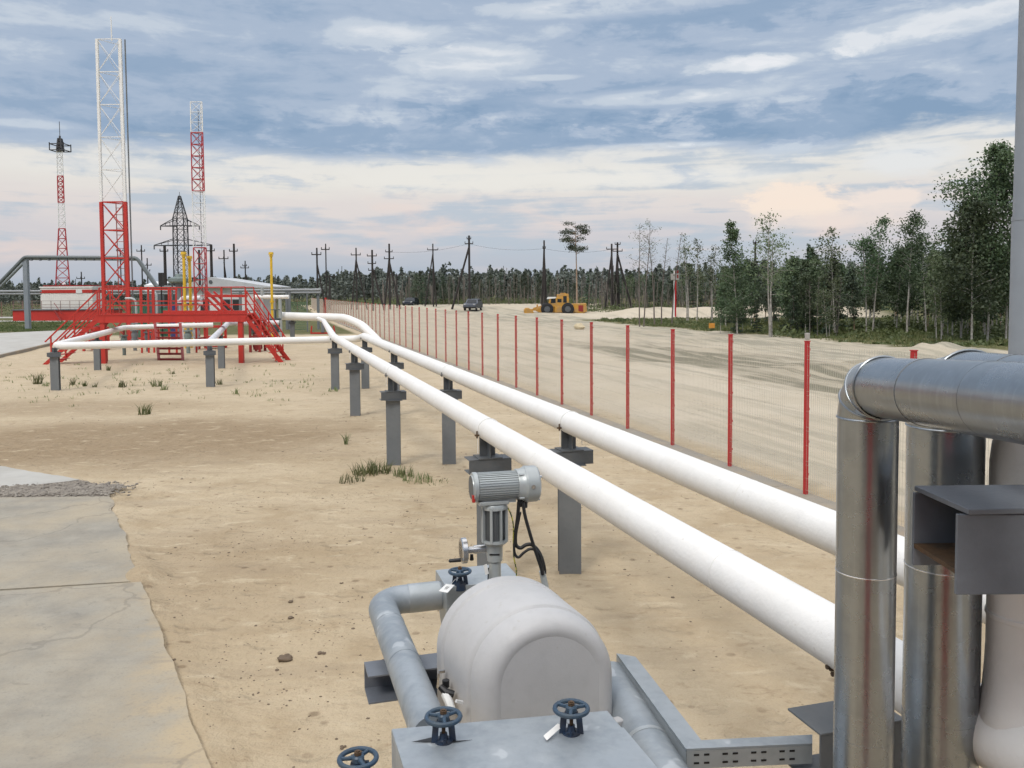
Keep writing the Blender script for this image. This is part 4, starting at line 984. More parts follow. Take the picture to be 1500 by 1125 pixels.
# second red stair and walkway behind
wk = thing('walkway', at(330, 470, 46).xy.to_3d(), 'second red walkway with a slanting handrail behind the right half of the platform', 'walkway')
y2 = 46.0
f = MB(); f.bar(at(302, 433.5, y2), at(362, 433.5, y2), .22, .14); f.bar(at(240, 459, y2), at(362, 459, y2), .22, .3); f.build('deck_beam', RED, wk, smooth=False)
f = MB()
for px, yt in ((303, 426), (324, 422), (247, 421), (258, 421), (287, 421), (207, 420), (217, 420), (225, 424)):
    f.bar(at(px, yt, y2), Vector((at(px, 480, y2).x, y2, 0)), .08)
f.build('posts', RED, wk, smooth=False)
f = MB(); f.bar(at(303, 427, y2), at(336, 460, y2), .13); f.bar(at(303, 437, y2), at(327, 460, y2), .10); f.bar(at(313, 427, y2 + .8), at(344, 458, y2 + .8), .1); f.bar(at(150, 424, y2), at(260, 424, y2), .07); f.bar(at(150, 441, y2), at(300, 441, y2), .06); f.build('handrail', RED, wk, smooth=False)

# yellow vent pipes
def vent(px, ytop, Y, zb, label, hat=True):
    T = at(px, ytop, Y); o = thing('vent_pipe', (T.x, Y, zb), label, 'vent pipe', 'yellow vent pipes'); f = MB(); f.cyl((T.x, Y, zb), T, 0.085, None, 12); f.cyl((T.x, Y, (zb + T.z) * .45), (T.x, Y, (zb + T.z) * .45 + .12), .14, None, 12); f.build('pipe', YEL, o)
    if hat: f = MB(); f.cyl(T, T + Z * .16, .17, .15, 12); f.cyl(T - Z * .12, T - Z * .04, .13, None, 12); f.build('cap', YEL, o)
vent(269, 373, 50, 0, 'taller yellow vent pipe in front of the lattice pylon')
vent(277.5, 379, 50.5, 0, 'shorter yellow vent pipe beside the red mast')
vent(397, 373, 56, 0, 'lone yellow vent pipe behind the right stairs')

# process equipment around and under the platform
def valve_body(px, yb, Y, label, mat, sc=1.0, wheel=None):
    g = Vector((at(px, yb, Y).x, Y, 0)); o = thing('pipe_valve', g, label, 'valve'); f = MB()
    f.cyl(g, g + Z * .75 * sc, .12 * sc, None, 12); f.lathe(g + Z * .75 * sc, Z, [(0, .26 * sc), (.06, .26 * sc), (.08, .18 * sc), (.35 * sc, .24 * sc), (.6 * sc, .16 * sc), (.62 * sc, .28 * sc), (.7 * sc, .28 * sc), (.72 * sc, .1)], 16); f.build('body', mat, o)
    f = MB(); f.cyl(g + Z * 1.45 * sc, g + Z * 1.9 * sc, .06, None, 10); f.torus(g + Z * 1.9 * sc, Z, .22 * sc, .025, 20, 6); f.bar(g + Z * 1.9 * sc - r0 * .2 * sc, g + Z * 1.9 * sc + r0 * .2 * sc, .03); f.build('handwheel', wheel or mat, o)
valve_body(181, 480, 44.5, 'squat grey green valve under the left half of the platform', M('valve_green_grey', (.12, .15, .14), .5), .72, DRED)
valve_body(197, 480, 48.0, 'slim grey valve between the red frames under the platform', STEEL, .8)
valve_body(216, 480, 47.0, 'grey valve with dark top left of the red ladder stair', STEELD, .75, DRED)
valve_body(275, 480, 45.5, 'grey green pump head right of the red ladder stair', M('pump_grey', (.2, .25, .24), .45), .85)
valve_body(287, 480, 48.5, 'tall grey valve right of the pump head', ALU, .9)
def skid(px0, px1, ya, yb, Y, label, mat):
    a, b2 = at(px0, ya, Y), at(px1, yb, Y); o = thing('red_skid', ((a.x + b2.x) / 2, Y, 0), label, 'skid frame', 'red skid frames'); f = MB(); zt_ = max(a.z, .3)
    for X in (a.x, b2.x):
        for k in (0, 1.0): f.bar((X, Y + k, -.05), (X, Y + k, zt_), .12)
    for k in (0, 1.0):
        for q in (zt_, zt_ * .5): f.bar((a.x, Y + k, q), (b2.x, Y + k, q), .14, .10)
    for X in (a.x, b2.x): f.bar((X, Y, zt_), (X, Y + 1, zt_), .1)
    f.build('frame', mat, o, smooth=False)
    f = MB(); f.box(((a.x + b2.x) / 2, Y + .5, zt_ * .32), (b2.x - a.x) * .7, .6, zt_ * .5); f.build('tank', mat, o, smooth=False, bevel=.03)
skid(291, 322, 479, 490, 49.0, 'red skid frame under the right half of the platform', RED)
skid(200, 222, 482, 490, 50.5, 'red skid frame between the grey valves left of the ladder', RED)
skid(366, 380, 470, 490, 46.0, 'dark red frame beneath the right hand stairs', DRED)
skid(122, 146, 481, 490, 48.0, 'red frame at the far left under the platform stairs', RED)
for px, yb, yt, Y, mt_, nm, lb in ((204, 462, 447, 62, GREEN, 'storage_cabinet', 'green cabinet behind the platform railing, left of the white cane pipe'), (244, 462, 450, 64, GREEN, 'storage_cabinet', 'low green cabinet behind the platform railing, near the yellow vents')):
    a = at(px, yt, Y); o = thing(nm, (a.x, Y, 0), lb, 'cabinet', 'green cabinets'); f = MB(); f.box((a.x, Y, a.z / 2), .8, .6, a.z); f.build('body', mt_, o, smooth=False, bevel=.02); f = MB(); f.box((a.x, Y - .31, a.z / 2), .7, .02, a.z * .85); f.build('door', mt_, o, smooth=False, bevel=.01); f = MB(); f.box((a.x, Y, a.z + .02), .9, .7, .05); f.build('lid', STEEL, o, smooth=False)
a = at(257, 447, 58); o = thing('drum', (a.x, 58, 0), 'dark blue drum standing behind the platform railing', 'drum'); f = MB(); f.lathe((a.x, 58, 0), Z, [(0, .34), (.3, .34), (.31, .36), (.34, .36), (.35, .34), (a.z, .34)], 20); f.build('body', M('drum_blue', (.03, .04, .14), .5), o); MB().lathe((a.x, 58, a.z), Z, [(0, .36), (.03, .36), (.04, .30), (.03, .28)], 20).build('rim', STEELD, o)
# white cane shaped pipes
for px, yt, Y, lb, mt_ in ((229, 426, 54, 'pale cane shaped pipe bending over behind the platform railing', ALU), (199, 437, 57, 'short pale cane shaped pipe beside the mast foot', ALU)):
    T = at(px, yt, Y); o = MB().tube(fillet([(T.x, Y, 0), (T.x, Y, T.z), (T.x - .7, Y, T.z)], .35), .075, 12).build('cane_pipe', mt_); tag(o, lb, 'pipe', 'pale cane pipes')
# wrapped white manifold behind the yellow vents
a = at(273, 450, 52); o = thing('wrapped_manifold', (a.x, 52, 0), 'white wrapped pipe manifold around the foot of the yellow vents', 'manifold'); f = MB()
for px in (266, 282): X = at(px, 450, 52.6).x; f.tube(fillet([(X, 52.6, 0), (X, 52.6, at(px, 437, 52.6).z), (X + .5, 52.6, at(px, 437, 52.6).z)], .2), .16, 12)
f.tube([at(258, 443, 52.7), at(296, 443, 52.7)], .15, 12); f.build('pipework', WHITEWRAP, o); f = MB()
for px in (262, 272, 284): c_ = at(px, 446, 52.3); f.lathe(c_, Z, [(0, .12), (0, .24), (.1, .24), (.1, .12)], 14)
f.build('flanges', STEELD, o)
# grey hooded apparatus on a column
a = at(262, 407, 58); o = thing('hooded_apparatus', (a.x, 58, 0), 'grey hooded apparatus on a column left of the yellow vents', 'apparatus'); f = MB(); f.cyl((a.x, 58, 0), (a.x, 58, a.z - .2), .3, .22, 14); f.cyl((a.x - .6, 58, 0), (a.x - .45, 58, a.z - .2), .05, None, 8); f.cyl((a.x + .6, 58, 0), (a.x + .45, 58, a.z - .2), .05, None, 8); f.build('column', STEEL, o); f = MB(); f.lathe((a.x, 58, a.z - .35), Z, [(0, .5), (.1, .72), (.3, .7), (.42, .3), (.6, .22), (.62, .05)], 18); f.build('hood', M('hood_grey', (.15, .19, .18), .5), o); f = MB(); f.box((a.x - 1.2, 58, a.z - .1), .28, .25, .9); f.cyl((a.x - 1.2, 58, 0), (a.x - 1.2, 58, a.z - .4), .05, None, 8); f.build('siren', BLACK, o)
# grey bollard-like heads beyond the right stairs
for px, yt, Y, lb in ((384, 421, 57, 'grey pipe head with a white cross arm left of the lone yellow vent'), (410, 434, 57.5, 'grey post with a white cross pipe right of the lone yellow vent')):
    T = at(px, yt, Y); o = thing('standpipe', (T.x, Y, 0), lb, 'standpipe', 'standpipes behind the stairs'); f = MB(); f.cyl((T.x, Y, 0), T, .13, .11, 12); f.build('post', ALU, o); f = MB(); b2 = at(px, 435, Y); f.tube([b2 - r0 * .55, b2 + r0 * .6], .13, 12); f.build('cross_pipe', WHITE, o)
# grey valve column behind the right stairs
for px, Y, lb in ((372, 50, 'tall dark valve column behind the upper steps of the right stairs'), (403, 51, 'tall dark valve column behind the lower steps of the right stairs')):
    b2 = at(px, 430, Y); valve_body(px, 440, Y, lb, M('valve_dark', (.06, .075, .075), .5), 1.15)

# ------------------------------------------------------------------ buildings and far plant
YBd = 95.0
bx0, bx1 = at(262, 420, YBd).x, at(377, 420, YBd).x; ze = at(320, 420, YBd).z; za = at(308, 406, YBd).z
bl = thing('plant_building', ((bx0 + bx1) / 2, YBd, 0), 'low white building with a pale pitched roof behind the red platform', 'building')
f = MB(); f.box(((bx0 + bx1) / 2, YBd + 4, ze / 2), bx1 - bx0 - .5, 8, ze); f.build('wall', WALLW, bl, smooth=False)
f = MB(); xa = at(309, 406, YBd).x; a = [Vector((bx0 - .2, YBd - .5, ze)), Vector((xa, YBd - .5, za)), Vector((bx1 + 1.5, YBd - .5, ze))]; f.prism(a, (0, 9, 0)); f.prism([p - Z * .14 - Vector((0, .06, 0)) for p in (a[0], a[2])] + [a[2] - Vector((0, .06, 0)), a[0] - Vector((0, .06, 0))], (0, 9.1, 0)); f.build('roof', ROOFG, bl, smooth=False)
for px in (331, 347, 300):
    w_ = at(px, 440, YBd); f = MB(); f.box((w_.x, YBd - .02, 1.9), 1.0, .08, 1.3); o = f.build('window', STEEL, bl, smooth=False); MB().box((w_.x, YBd - .07, 1.9), .85, .04, 1.12).build('pane', GLASS, o, smooth=False)
f = MB(); v_ = at(311, 413, YBd); f.lathe((v_.x, YBd - .52, v_.z), Vector((0, -1, 0)), [(0, .2), (.05, .2)], 14); f.build('roof_vent', STEELD, bl)
Ys = 130.0; a = at(212, 413, Ys); b2 = at(241, 413, Ys)
sh = thing('storage_shed', ((a.x + b2.x) / 2, Ys, 0), 'low shed with a bright white roof seen past the sloping pipe', 'shed'); f = MB(); f.box(((a.x + b2.x) / 2, Ys + 3, (a.z - .6) / 2), b2.x - a.x - .4, 6, a.z - .6); f.build('wall', STEELD, sh, smooth=False); f = MB(); f.prism([(a.x, Ys - .2, a.z - .6), (b2.x, Ys - .2, a.z - .6), (b2.x - .3, Ys + 3, a.z), (a.x + .3, Ys + 3, a.z)], (0, 0, .12)); f.prism([(a.x, Ys - .25, a.z - .75), (b2.x, Ys - .25, a.z - .75), (b2.x, Ys - .25, a.z - .45), (a.x, Ys - .25, a.z - .45)], (0, .04, 0)); f.build('roof', M('bright_roof', (.85, .85, .86), .4), sh, smooth=False)
# white container with red bands on a red plinth
Yc = 104.0; a0 = at(19, 467, Yc); a1 = at(160, 466, Yc); zc0 = at(90, 454.5, Yc).z
pl = thing('container_plinth', ((a0.x + a1.x) / 2, Yc, 0), 'long red raised plinth with a light handrail under the white container', 'plinth')
f = MB(); f.box(((a0.x + a1.x) / 2, Yc + 1.8, zc0 / 2 - .05), a1.x - a0.x, 3.6, zc0 + .1); f.build('skirt', RED, pl, smooth=False); f = MB(); f.box(((a0.x + a1.x) / 2, Yc + 1.8, zc0 + .06), a1.x - a0.x + .2, 3.9, .12); f.build('deck', STEELD, pl, smooth=False)
f = MB()
for px in lin(20, 158, 11): X = at(px, 450, Yc).x; f.bar((X, Yc - .05, zc0), (X, Yc - .05, zc0 + 1.15), .05)
for q in (.35, .7, 1.15): f.bar((a0.x, Yc - .05, zc0 + q), (a1.x, Yc - .05, zc0 + q), .04)
f.build('handrail', M('rail_grey_red', (.25, .16, .14), .5), pl, smooth=False)
f = MB(); q0, q1 = at(80, 455, Yc - .2), at(92, 466, Yc - .2); f.bar((q0.x, Yc - .25, zc0 + .9), (q1.x + .3, Yc - 1.0, .9), .05); f.bar((q0.x, Yc - .25, zc0), (q1.x + .3, Yc - 1.2, 0), .18, .08); f.build('steps', DRED, pl, smooth=False)
b0 = at(60, 452, Yc + .6); b1 = at(136, 452, Yc + .6); zt1 = at(100, 421.5, Yc + .6).z
cn = thing('site_container', ((b0.x + b1.x) / 2, Yc + 1.8, zc0 + .12), 'white container cabin with a red stripe standing on the red plinth', 'container')
xm_ = (b0.x + b1.x) / 2; wx_ = b1.x - b0.x
f = MB(); f.box((xm_, Yc + 1.8, (zc0 + .12 + zt1) / 2), wx_, 2.4, zt1 - zc0 - .12)
for s in lin(-wx_ / 2 + .1, wx_ / 2 - .1, 26): f.box((xm_ + s, Yc + .59, (zc0 + .12 + zt1) / 2), .06, .03, zt1 - zc0 - .4)
f.build('body', M('container_white', (.8, .77, .72), .5, scale=1, var=.3), cn, smooth=False)
hz = (zt1 - zc0)
f = MB(); f.box((xm_, Yc + 1.8, zt1 - .22 * hz / 2.9 - .24), wx_ + .03, 2.52, .42 * hz / 2.9); f.build('stripe', RED, cn, smooth=False)
f = MB(); f.box((xm_ + wx_ * .25, Yc + .53, zt1 - .22 * hz / 2.9 - .24), .75, .03, .44); f.build('sign_panel', TAG, cn, smooth=False)
f = MB(); f.box((xm_, Yc + 1.8, zt1 + .08), wx_ + .2, 2.6, .16); f.build('roof', WHITE, cn, smooth=False); f = MB(); f.box((xm_, Yc + 1.9, zt1 + .24), wx_ - .5, 2.3, .16); f.build('roof_rim', DRED, cn, smooth=False)
f = MB(); f.lathe((xm_ - wx_ * .12, Yc + 1.6, zt1 + .3), Z, [(0, .12), (.1, .2), (.25, .2), (.35, .05)], 12); f.build('roof_lamp', TAG, cn)

# grey pipe bridge
Yr = 79.8
pb_ = thing('pipe_bridge', (at(40, 482, Yr).x, Yr, 0), 'tall grey pipe loop carried on a square post at the far left', 'pipe bridge')
xp = at(39.5, 482, Yr).x
f = MB(); f.box((xp, Yr + .2, at(40, 378, Yr).z / 2), .40, .40, at(40, 378, Yr).z); f.build('post', M('pipe_bridge_grey', (.24, .27, .30), .5, scale=1), pb_, smooth=False)
for off, rr in ((0, .16), (.55, .13)):
    pts = [Vector((at(-60, 476, Yr).x, Yr + off, at(-60, 476, Yr).z)), at(36, 376.5 + off * 4, Yr) + Vector((0, off, 0)), at(200, 377.5 + off * 4, Yr) + Vector((0, off, 0)), at(229, 420 + off * 3, Yr) + Vector((0, off, 0)), at(262, 421.5 + off * 3, Yr) + Vector((0, off, 0))]
    MB().tube(fillet(pts, .6), rr, 14).build('pipe', M('pipe_bridge_pipe', (.13, .15, .155) if not off else (.28, .31, .32), .45), pb_)
f = MB()
for px in range(46, 200, 13): q = at(px, 380.5, Yr); f.box((q.x, Yr, q.z), .14, .2, .16)
f.build('hangers', STEELD, pb_, smooth=False)
rk = thing('pipe_rack', (at(420, 470, 74).x, 74, 0), 'low grey pipe rack running behind the building to the fence corner', 'pipe rack')
f = MB()
for yy, rr in ((424.5, .12), (428.5, .1)): f.tube([at(-30, yy + 2.5, 85), at(60, yy + 2, 84)], rr, 10); f.tube([at(150, yy + 2, 86), at(262, yy + 1.5, 84)], rr, 10); f.tube([at(340, yy + .8, 76), at(470, yy, 74)], rr, 10)
f.build('pipes', M('rack_pipe', (.30, .31, .32), .45), rk)
for px in (420, 424, 466, 352): X = at(px, 440, 74.3).x; MB().box((X, 74.3, at(px, 427, 74.3).z / 2), .2, .2, at(px, 427, 74.3).z).build('post', STEEL, rk, smooth=False)
# rough mesh fence behind the site
bf = thing('rear_fence', (at(200, 450, 122).x, 122, 0), 'dull grey mesh fence along the back of the site', 'fence')
f = MB(); X0, X1 = at(-60, 440, 122).x, at(455, 440, 122).x; n_ = int((X1 - X0) / .14)
for i in range(n_): f.box((X0 + (X1 - X0) * i / n_, 122, 1.1), .012, .012, 2.0)
for q in (.15, .6, 1.1, 1.6, 2.1): f.box(((X0 + X1) / 2, 122.02, q), X1 - X0, .012, .012)
f.build('mesh', M('old_mesh', (.16, .13, .10), .7), bf, smooth=False)
f = MB(); f.box((0, 0, 1.1), .08, .08, 2.3); p0 = f.build('fence_post', M('old_post', (.2, .1, .08), .7), None, raw=True, smooth=False)
k = 0
for X in arr(X0, X1, 3.0):
    q = p0 if k == 0 else p0.copy()
    if k: C.objects.link(q)
    q.parent = bf; q.location = Vector((X, 122, 0)) - ORG[bf.name]; k += 1
# green mesh gate panels near the fence corner
o = thing('screen_panel', (at(437, 450, 70).x, 70, 0), 'grey framed green mesh screen left of the fence corner', 'screen'); f = MB()
for px in (425, 450): X = at(px, 450, 70).x; f.bar((X, 70, 0), (X, 70, at(px, 429, 70).z), .08)
f.build('frame', STEEL, o, smooth=False); f = MB(); X0, X1 = at(425, 450, 70).x, at(450, 450, 70).x
for i in range(26): f.box((X0 + (X1 - X0) * i / 25, 70, 1.3), .012, .012, 2.3)
for q in arr(.2, 2.5, .2): f.box(((X0 + X1) / 2, 70, q), X1 - X0, .012, .012)
f.build('mesh', GREEN, o, smooth=False)

# ------------------------------------------------------------------ lattice masts, pylon, poles
def lat(mb, cx, cy, z0, z1, w0, w1, n, r, br=None, legs=4):
    br = br or r * .5
    cs_ = ((-1, -1), (1, -1), (1, 1), (-1, 1)) if legs == 4 else ((-1, -.6), (1, -.6), (0.12, 1.1))
    def cor(z): w = w0 + (w1 - w0) * (z - z0) / (z1 - z0); return [Vector((cx + sx * w / 2, cy + sy * w / 2, z)) for sx, sy in cs_]
    zs = lin(z0, z1, n + 1); A, B = cor(z0), cor(z1)
    for i in range(legs): mb.bar(A[i], B[i], r if (legs == 4 or i < 2) else r * .6)
    for k in range(n):
        a, b2 = cor(zs[k]), cor(zs[k + 1])
        for i in range(legs):
            j = (i + 1) % legs; q = 1 if (legs == 4 or i == 0) else .7
            mb.bar(a[i], b2[j], br * q); mb.bar(a[j], b2[i], br * q); mb.bar(b2[i], b2[j], br * (1.6 if i == 0 else 1.1))
    for i in range(legs): mb.bar(A[i], A[(i + 1) % legs], br * 1.3)
    return mb
# tall mast by the platform
YT = 58.0; xt = at(175, 430, YT).x
tw = thing('lattice_mast', (xt, YT, 0), 'nearest lattice mast, thick red legs below and white above, behind the platform', 'mast', 'red and white lattice masts')
z1 = at(170, 297, YT).z; w_ = 1.63
lat(MB(), xt, YT, 0, z1, w_ + .02, w_ - .02, 5, .20, .055, 3).build('lower_section', RED, tw, smooth=False)
z2 = at(170, 60, YT).z
lat(MB(), xt, YT, z1 + .02, z2, w_ - .04, w_ - .1, 5, .16, .03, 3).build('upper_section', TWHITE, tw, smooth=False)
f = MB(); f.bar((xt - .05, YT, .2), (xt - .05, YT, z1), .05); f.bar((xt + .4, YT, .2), (xt + .4, YT, z1), .05)
for q in arr(.4, z1, .45): f.bar((xt - .05, YT, q), (xt + .4, YT, q), .035)
f.build('ladder', M('ladder_grey_red', (.35, .12, .1), .5), tw, smooth=False)
f = MB(); f.tube([(xt + w_ / 2 + .22, YT - .3, 1), (xt + w_ / 2 + .2, YT - .3, z2)], .05, 8); f.build('cable_duct', STEEL, tw)
f = MB(); f.cyl((xt, YT, z2), (xt, YT, z2 + 1.6), .05, .03, 8); f.build('lightning_rod', TWHITE, tw)
# slender far mast with a head frame
Ym = 160.0; xm = at(95, 415, Ym).x
def mz(py): return at(95, py, Ym).z
tm_ = thing('lattice_mast', (xm, Ym, 0), 'slender far mast with a wide flared foot and antenna head frame at far left', 'mast', 'red and white lattice masts')
lat(MB(), xm, Ym, mz(436), mz(335), 2.9, 1.2, 7, .17, .09, 3).build('foot_section', TRED, tm_, smooth=False)
lat(MB(), xm, Ym, mz(335), mz(297), 1.2, 1.1, 4, .12, .05, 3).build('white_section', TWHITE, tm_, smooth=False)
lat(MB(), xm, Ym, mz(297), mz(258), 1.1, 1.05, 5, .16, .09, 3).build('red_section', TRED, tm_, smooth=False)
lat(MB(), xm, Ym, mz(258), mz(222), 1.05, 1.0, 4, .12, .05, 3).build('white_section', TWHITE, tm_, smooth=False)
f = MB(); zz0, zz1 = mz(221), mz(212); ww = 1.3
for q in (zz0, zz1):
    for sx in (-1, 1): f.bar((xm - ww, Ym + sx * ww, q), (xm + ww, Ym + sx * ww, q), .14); f.bar((xm + sx * ww, Ym - ww, q), (xm + sx * ww, Ym + ww, q), .14)
for sx in (-1, 1):
    for sy in (-1, 1): f.bar((xm + sx * ww, Ym + sy * ww, zz0), (xm + sx * ww, Ym + sy * ww, zz1 + .25), .14)
lat(f, xm, Ym, zz0, mz(203), .9, .5, 3, .2, .1); f.bar((xm, Ym, zz0), (xm, Ym, mz(199)), .25); f.bar((xm, Ym, mz(200)), (xm, Ym, mz(178)), .08); f.build('head_frame', DARKM, tm_, smooth=False)
# third mast
Yk = 80.0; xk = at(296, 418, Yk).x
def kz(py): return at(296, py, Yk).z
tk = thing('lattice_mast', (xk, Yk, 0), 'thin mast with a red foot, white middle and red top, beside the pylon', 'mast', 'red and white lattice masts')
lat(MB(), xk, Yk, 0, kz(363), 1.22, 1.16, 5, .085, .05, 3).build('foot_section', TRED, tk, smooth=False)
lat(MB(), xk, Yk, kz(363), kz(281), 1.16, 1.12, 5, .075, .025, 3).build('white_section', TWHITE, tk, smooth=False)
lat(MB(), xk, Yk, kz(280), kz(195), 1.12, 1.08, 5, .085, .05, 3).build('red_section', TRED, tk, smooth=False)
lat(MB(), xk, Yk, kz(194), kz(150), 1.08, 1.05, 3, .075, .025, 3).build('white_section', TWHITE, tk, smooth=False)
f = MB(); f.bar((xk + .05, Yk, .5), (xk + .05, Yk, kz(160)), .04); f.bar((xk - .2, Yk, kz(418)), (xk - .2, Yk, kz(366)), .16, .16); f.build('feeder', DARKM, tk, smooth=False)
# power line pylon
Yy = 200.0; xy = at(266, 400, Yy).x
def yz(py): return at(266, py, Yy).z
py_ = thing('power_pylon', (xy, Yy, 0), 'dark lattice power line pylon with two pairs of long cross arms', 'pylon')
f = lat(MB(), xy, Yy, 0.5, yz(320), 2.7, 2.45, 8, .22, .08); lat(f, xy, Yy, yz(320), yz(287), 2.45, .35, 4, .18, .07); f.bar((xy, Yy, yz(287)), (xy, Yy, yz(281)), .08); f.build('tower', DARKM, py_, smooth=False)
for yc, yt, hw_, hr_ in ((331, 321, 4.6, 4.4), (359.5, 350, 6.2, 7.2)):
    f = MB(); zc_, zt_ = yz(yc), yz(yt)
    for sx, L in ((-1, hw_), (1, hr_)):
        for sy in (-1, 1): f.bar((xy + sx * 1.2, Yy + sy * 1.1, zc_), (xy + sx * L, Yy, zc_), .2); f.bar((xy + sx * 1.2, Yy + sy * 1.1, zt_), (xy + sx * L, Yy, zc_ + .1), .14)
        for q in (.35, .65): f.bar((xy + sx * (1.2 + (L - 1.2) * q), Yy, zc_), (xy + sx * (1.2 + (L - 1.2) * q), Yy, zt_ + (zc_ - zt_) * q), .1)
        f.bar((xy + sx * L, Yy, zc_), (xy + sx * L, Yy, zc_ - .9), .2)
    f.bar((xy - 1.3, Yy - 1.1, zc_), (xy + 1.3, Yy - 1.1, zc_), .2); f.build('cross_arm', DARKM, py_, smooth=False)

def gz(x, y): return hG(x, y)
def pole(px, ytop, Y, arms, label, legs=(), thick=.135, group='wooden power line poles'):
    T = at(px, ytop, Y); zb = gz(T.x, Y); b = Vector((T.x, Y, zb))
    o = thing('power_pole', b, label, 'power pole', group); s = Y / F
    f = MB(); f.cyl(b - Z * .2, T, thick, thick * .75, 8); f.build('pole', WOOD, o)
    for (ya, hw_) in arms:
        A = at(px, ya, Y); f = MB(); f.bar(A - r0 * hw_ * s - Vector((0, .2, 0)), A + r0 * hw_ * s - Vector((0, .2, 0)), .13)
        for q in (-.95, 0, .95):
            c_ = A + r0 * (hw_ * s * q) - Vector((0, .2, 0)); f.cyl(c_, c_ + Z * .32, .06, .05, 6)
        f.build('cross_arm', WOOD, o, smooth=False)
    for (dx, yt_) in legs:
        A = at(px, yt_, Y); G = Vector((T.x + dx * s, Y + .3, gz(T.x + dx * s, Y))); f = MB(); f.cyl(G - Z * .2, A, thick * .85, thick * .7, 8); f.build('brace', WOOD, o)
    return o
pole(207, 359, 140, [(368, 6)], 'thin power pole just right of the near red and white mast')
pole(215.5, 378, 150, [(388.5, 7), (397, 5)], 'short power pole beside the sloping pipe loop')
pole(176, 365, 165, [(367.5, 5)], 'faint power pole seen inside the near red mast')
pole(119, 398, 150, [(408, 6)], 'power pole rising behind the white container')
pole(241, 359, 120, [(368, 6)], 'stout dark power pole left of the lattice pylon', thick=.26)
pole(309, 358, 120, [(367.5, 6)], 'stout dark power pole right of the lattice pylon', thick=.24)
pole(328, 366, 130, [(379, 7)], 'power pole with one brace right of the white building roof', [(7, 384)])
pole(342.5, 357, 120, [(368, 6)], 'tall straight power pole between two braced ones at left', thick=.19)
pole(359, 382, 150, [(389.5, 3), (392.5, 6)], 'short power pole with double arms and a brace', [(9, 398)])
pole(464, 363, 110, [(373, 7)], 'braced power pole at the left of the fence corner', [(13, 384)])
pole(477, 357, 115, [(365.5, 6)], 'thin pole rising behind the gate posts at the fence corner', thick=.1)
pole(521.5, 363, 130, [(373.5, 7)], 'A shaped power pole with two long spread legs, left of the double arm pole', [(-9, 380), (15, 380)])
pole(545, 366, 125, [(375, 7), (386, 6), (396, 5)], 'power pole carrying three short cross arms', [(17, 390)], .18)
pole(570, 357, 130, [(369, 5), (379, 7)], 'A shaped power pole with two cross arms, left of the low platform pole', [(-9, 380), (15, 382)], .18)
pole(581, 402, 135, [(403, 8)], 'low power pole with a wide arm near its top')
pole(634, 357, 140, [(366, 8)], 'power pole with a pair of braces leaning from the left', [(-13, 372), (4, 372)])
pole(687, 345, 125, [(357, 6), (350, 3)], 'tallest power pole above the parked grey car, one long brace', [(-27, 362)], .19)
pole(797, 352, 120, [(364, 2)], 'narrow pole of two legs set close together above the yellow tractor', [(-4, 362), (4, 370)], .15)
pole(896, 357, 125, [(365, 8)], 'left pole of the crowded pole group beside the lone pine', [(-10, 372), (4, 372)], .17)
pole(904.5, 355, 126, [(358, 4), (368, 7)], 'right pole of the crowded pole group, with a long slanting leg', [(22, 372), (-5, 372), (3, 380)], .18)
pole(1106.5, 354, 105, [(356, 4)], 'dark power pole standing between the spruce and the birch', [(9, 378)], .16)
pole(483, 405, 128, [(405.5, 8)], 'low pole frame just right of the fence corner', [(-3, 406)], .15)
# wires between the larger poles
for (pA, yA, YA), (pB, yB, YB), lb in (((687, 357, 125), (797, 364, 120), 'thin sagging wire from the tallest pole to the two legged pole'), ((797, 364, 120), (896, 365, 125), 'thin sagging wire from the two legged pole to the crowded pole group'), ((570, 369, 130), (687, 357, 125), 'thin wire from the A shaped pole to the tallest pole')):
    a, b2 = at(pA, yA, YA), at(pB, yB, YB); o = MB().tube([a.lerp(b2, q) - Z * 1.0 * 4 * q * (1 - q) * .5 for q in lin(0, 1, 13)], .014, 5).build('overhead_wire', DARKM); tag(o, lb, 'wire', 'overhead wires')

# ------------------------------------------------------------------ vegetation
def quads_mesh(name, cen, size, mat, up_bias=0.0, asp=0.6, drng=rng):
    """leaf-sized quads of random tilt at the given centres"""
    cen = np.asarray(cen, float); n = len(cen)
    a = drng.normal(size=(n, 3)); a[:, 2] += up_bias; a /= np.linalg.norm(a, axis=1)[:, None] + 1e-9
    r = drng.normal(size=(n, 3)); u = np.cross(a, r); u /= np.linalg.norm(u, axis=1)[:, None] + 1e-9
    v = np.cross(a, u); s = (np.asarray(size) * drng.uniform(.6, 1.3, n))[:, None]
    V = np.stack([cen - u * s, cen - v * s * asp, cen + u * s, cen + v * s * asp], 1).reshape(-1, 3)
    me = bpy.data.meshes.new(name); me.vertices.add(4 * n); me.vertices.foreach_set('co', V.ravel())
    me.loops.add(4 * n); me.loops.foreach_set('vertex_index', np.arange(4 * n, dtype=np.int32))
    me.polygons.add(n); me.polygons.foreach_set('loop_start', np.arange(0, 4 * n, 4, dtype=np.int32))
    me.update(calc_edges=True); me.materials.append(mat); me.shade_flat(); return me
def limb(mb, p, d, L, r, n=5, wob=.12, droop=0.0, seg=6):
    pts = [Vector(p)]; d = Vector(d).normalized()
    for i in range(n):
        d = (d + Vector((random.uniform(-wob, wob), random.uniform(-wob, wob), random.uniform(-wob, wob) - droop))).normalized(); pts.append(pts[-1] + d * (L / n))
    mb.tube(pts, [r * (1 - .85 * i / n) + .003 for i in range(n + 1)], seg); return pts
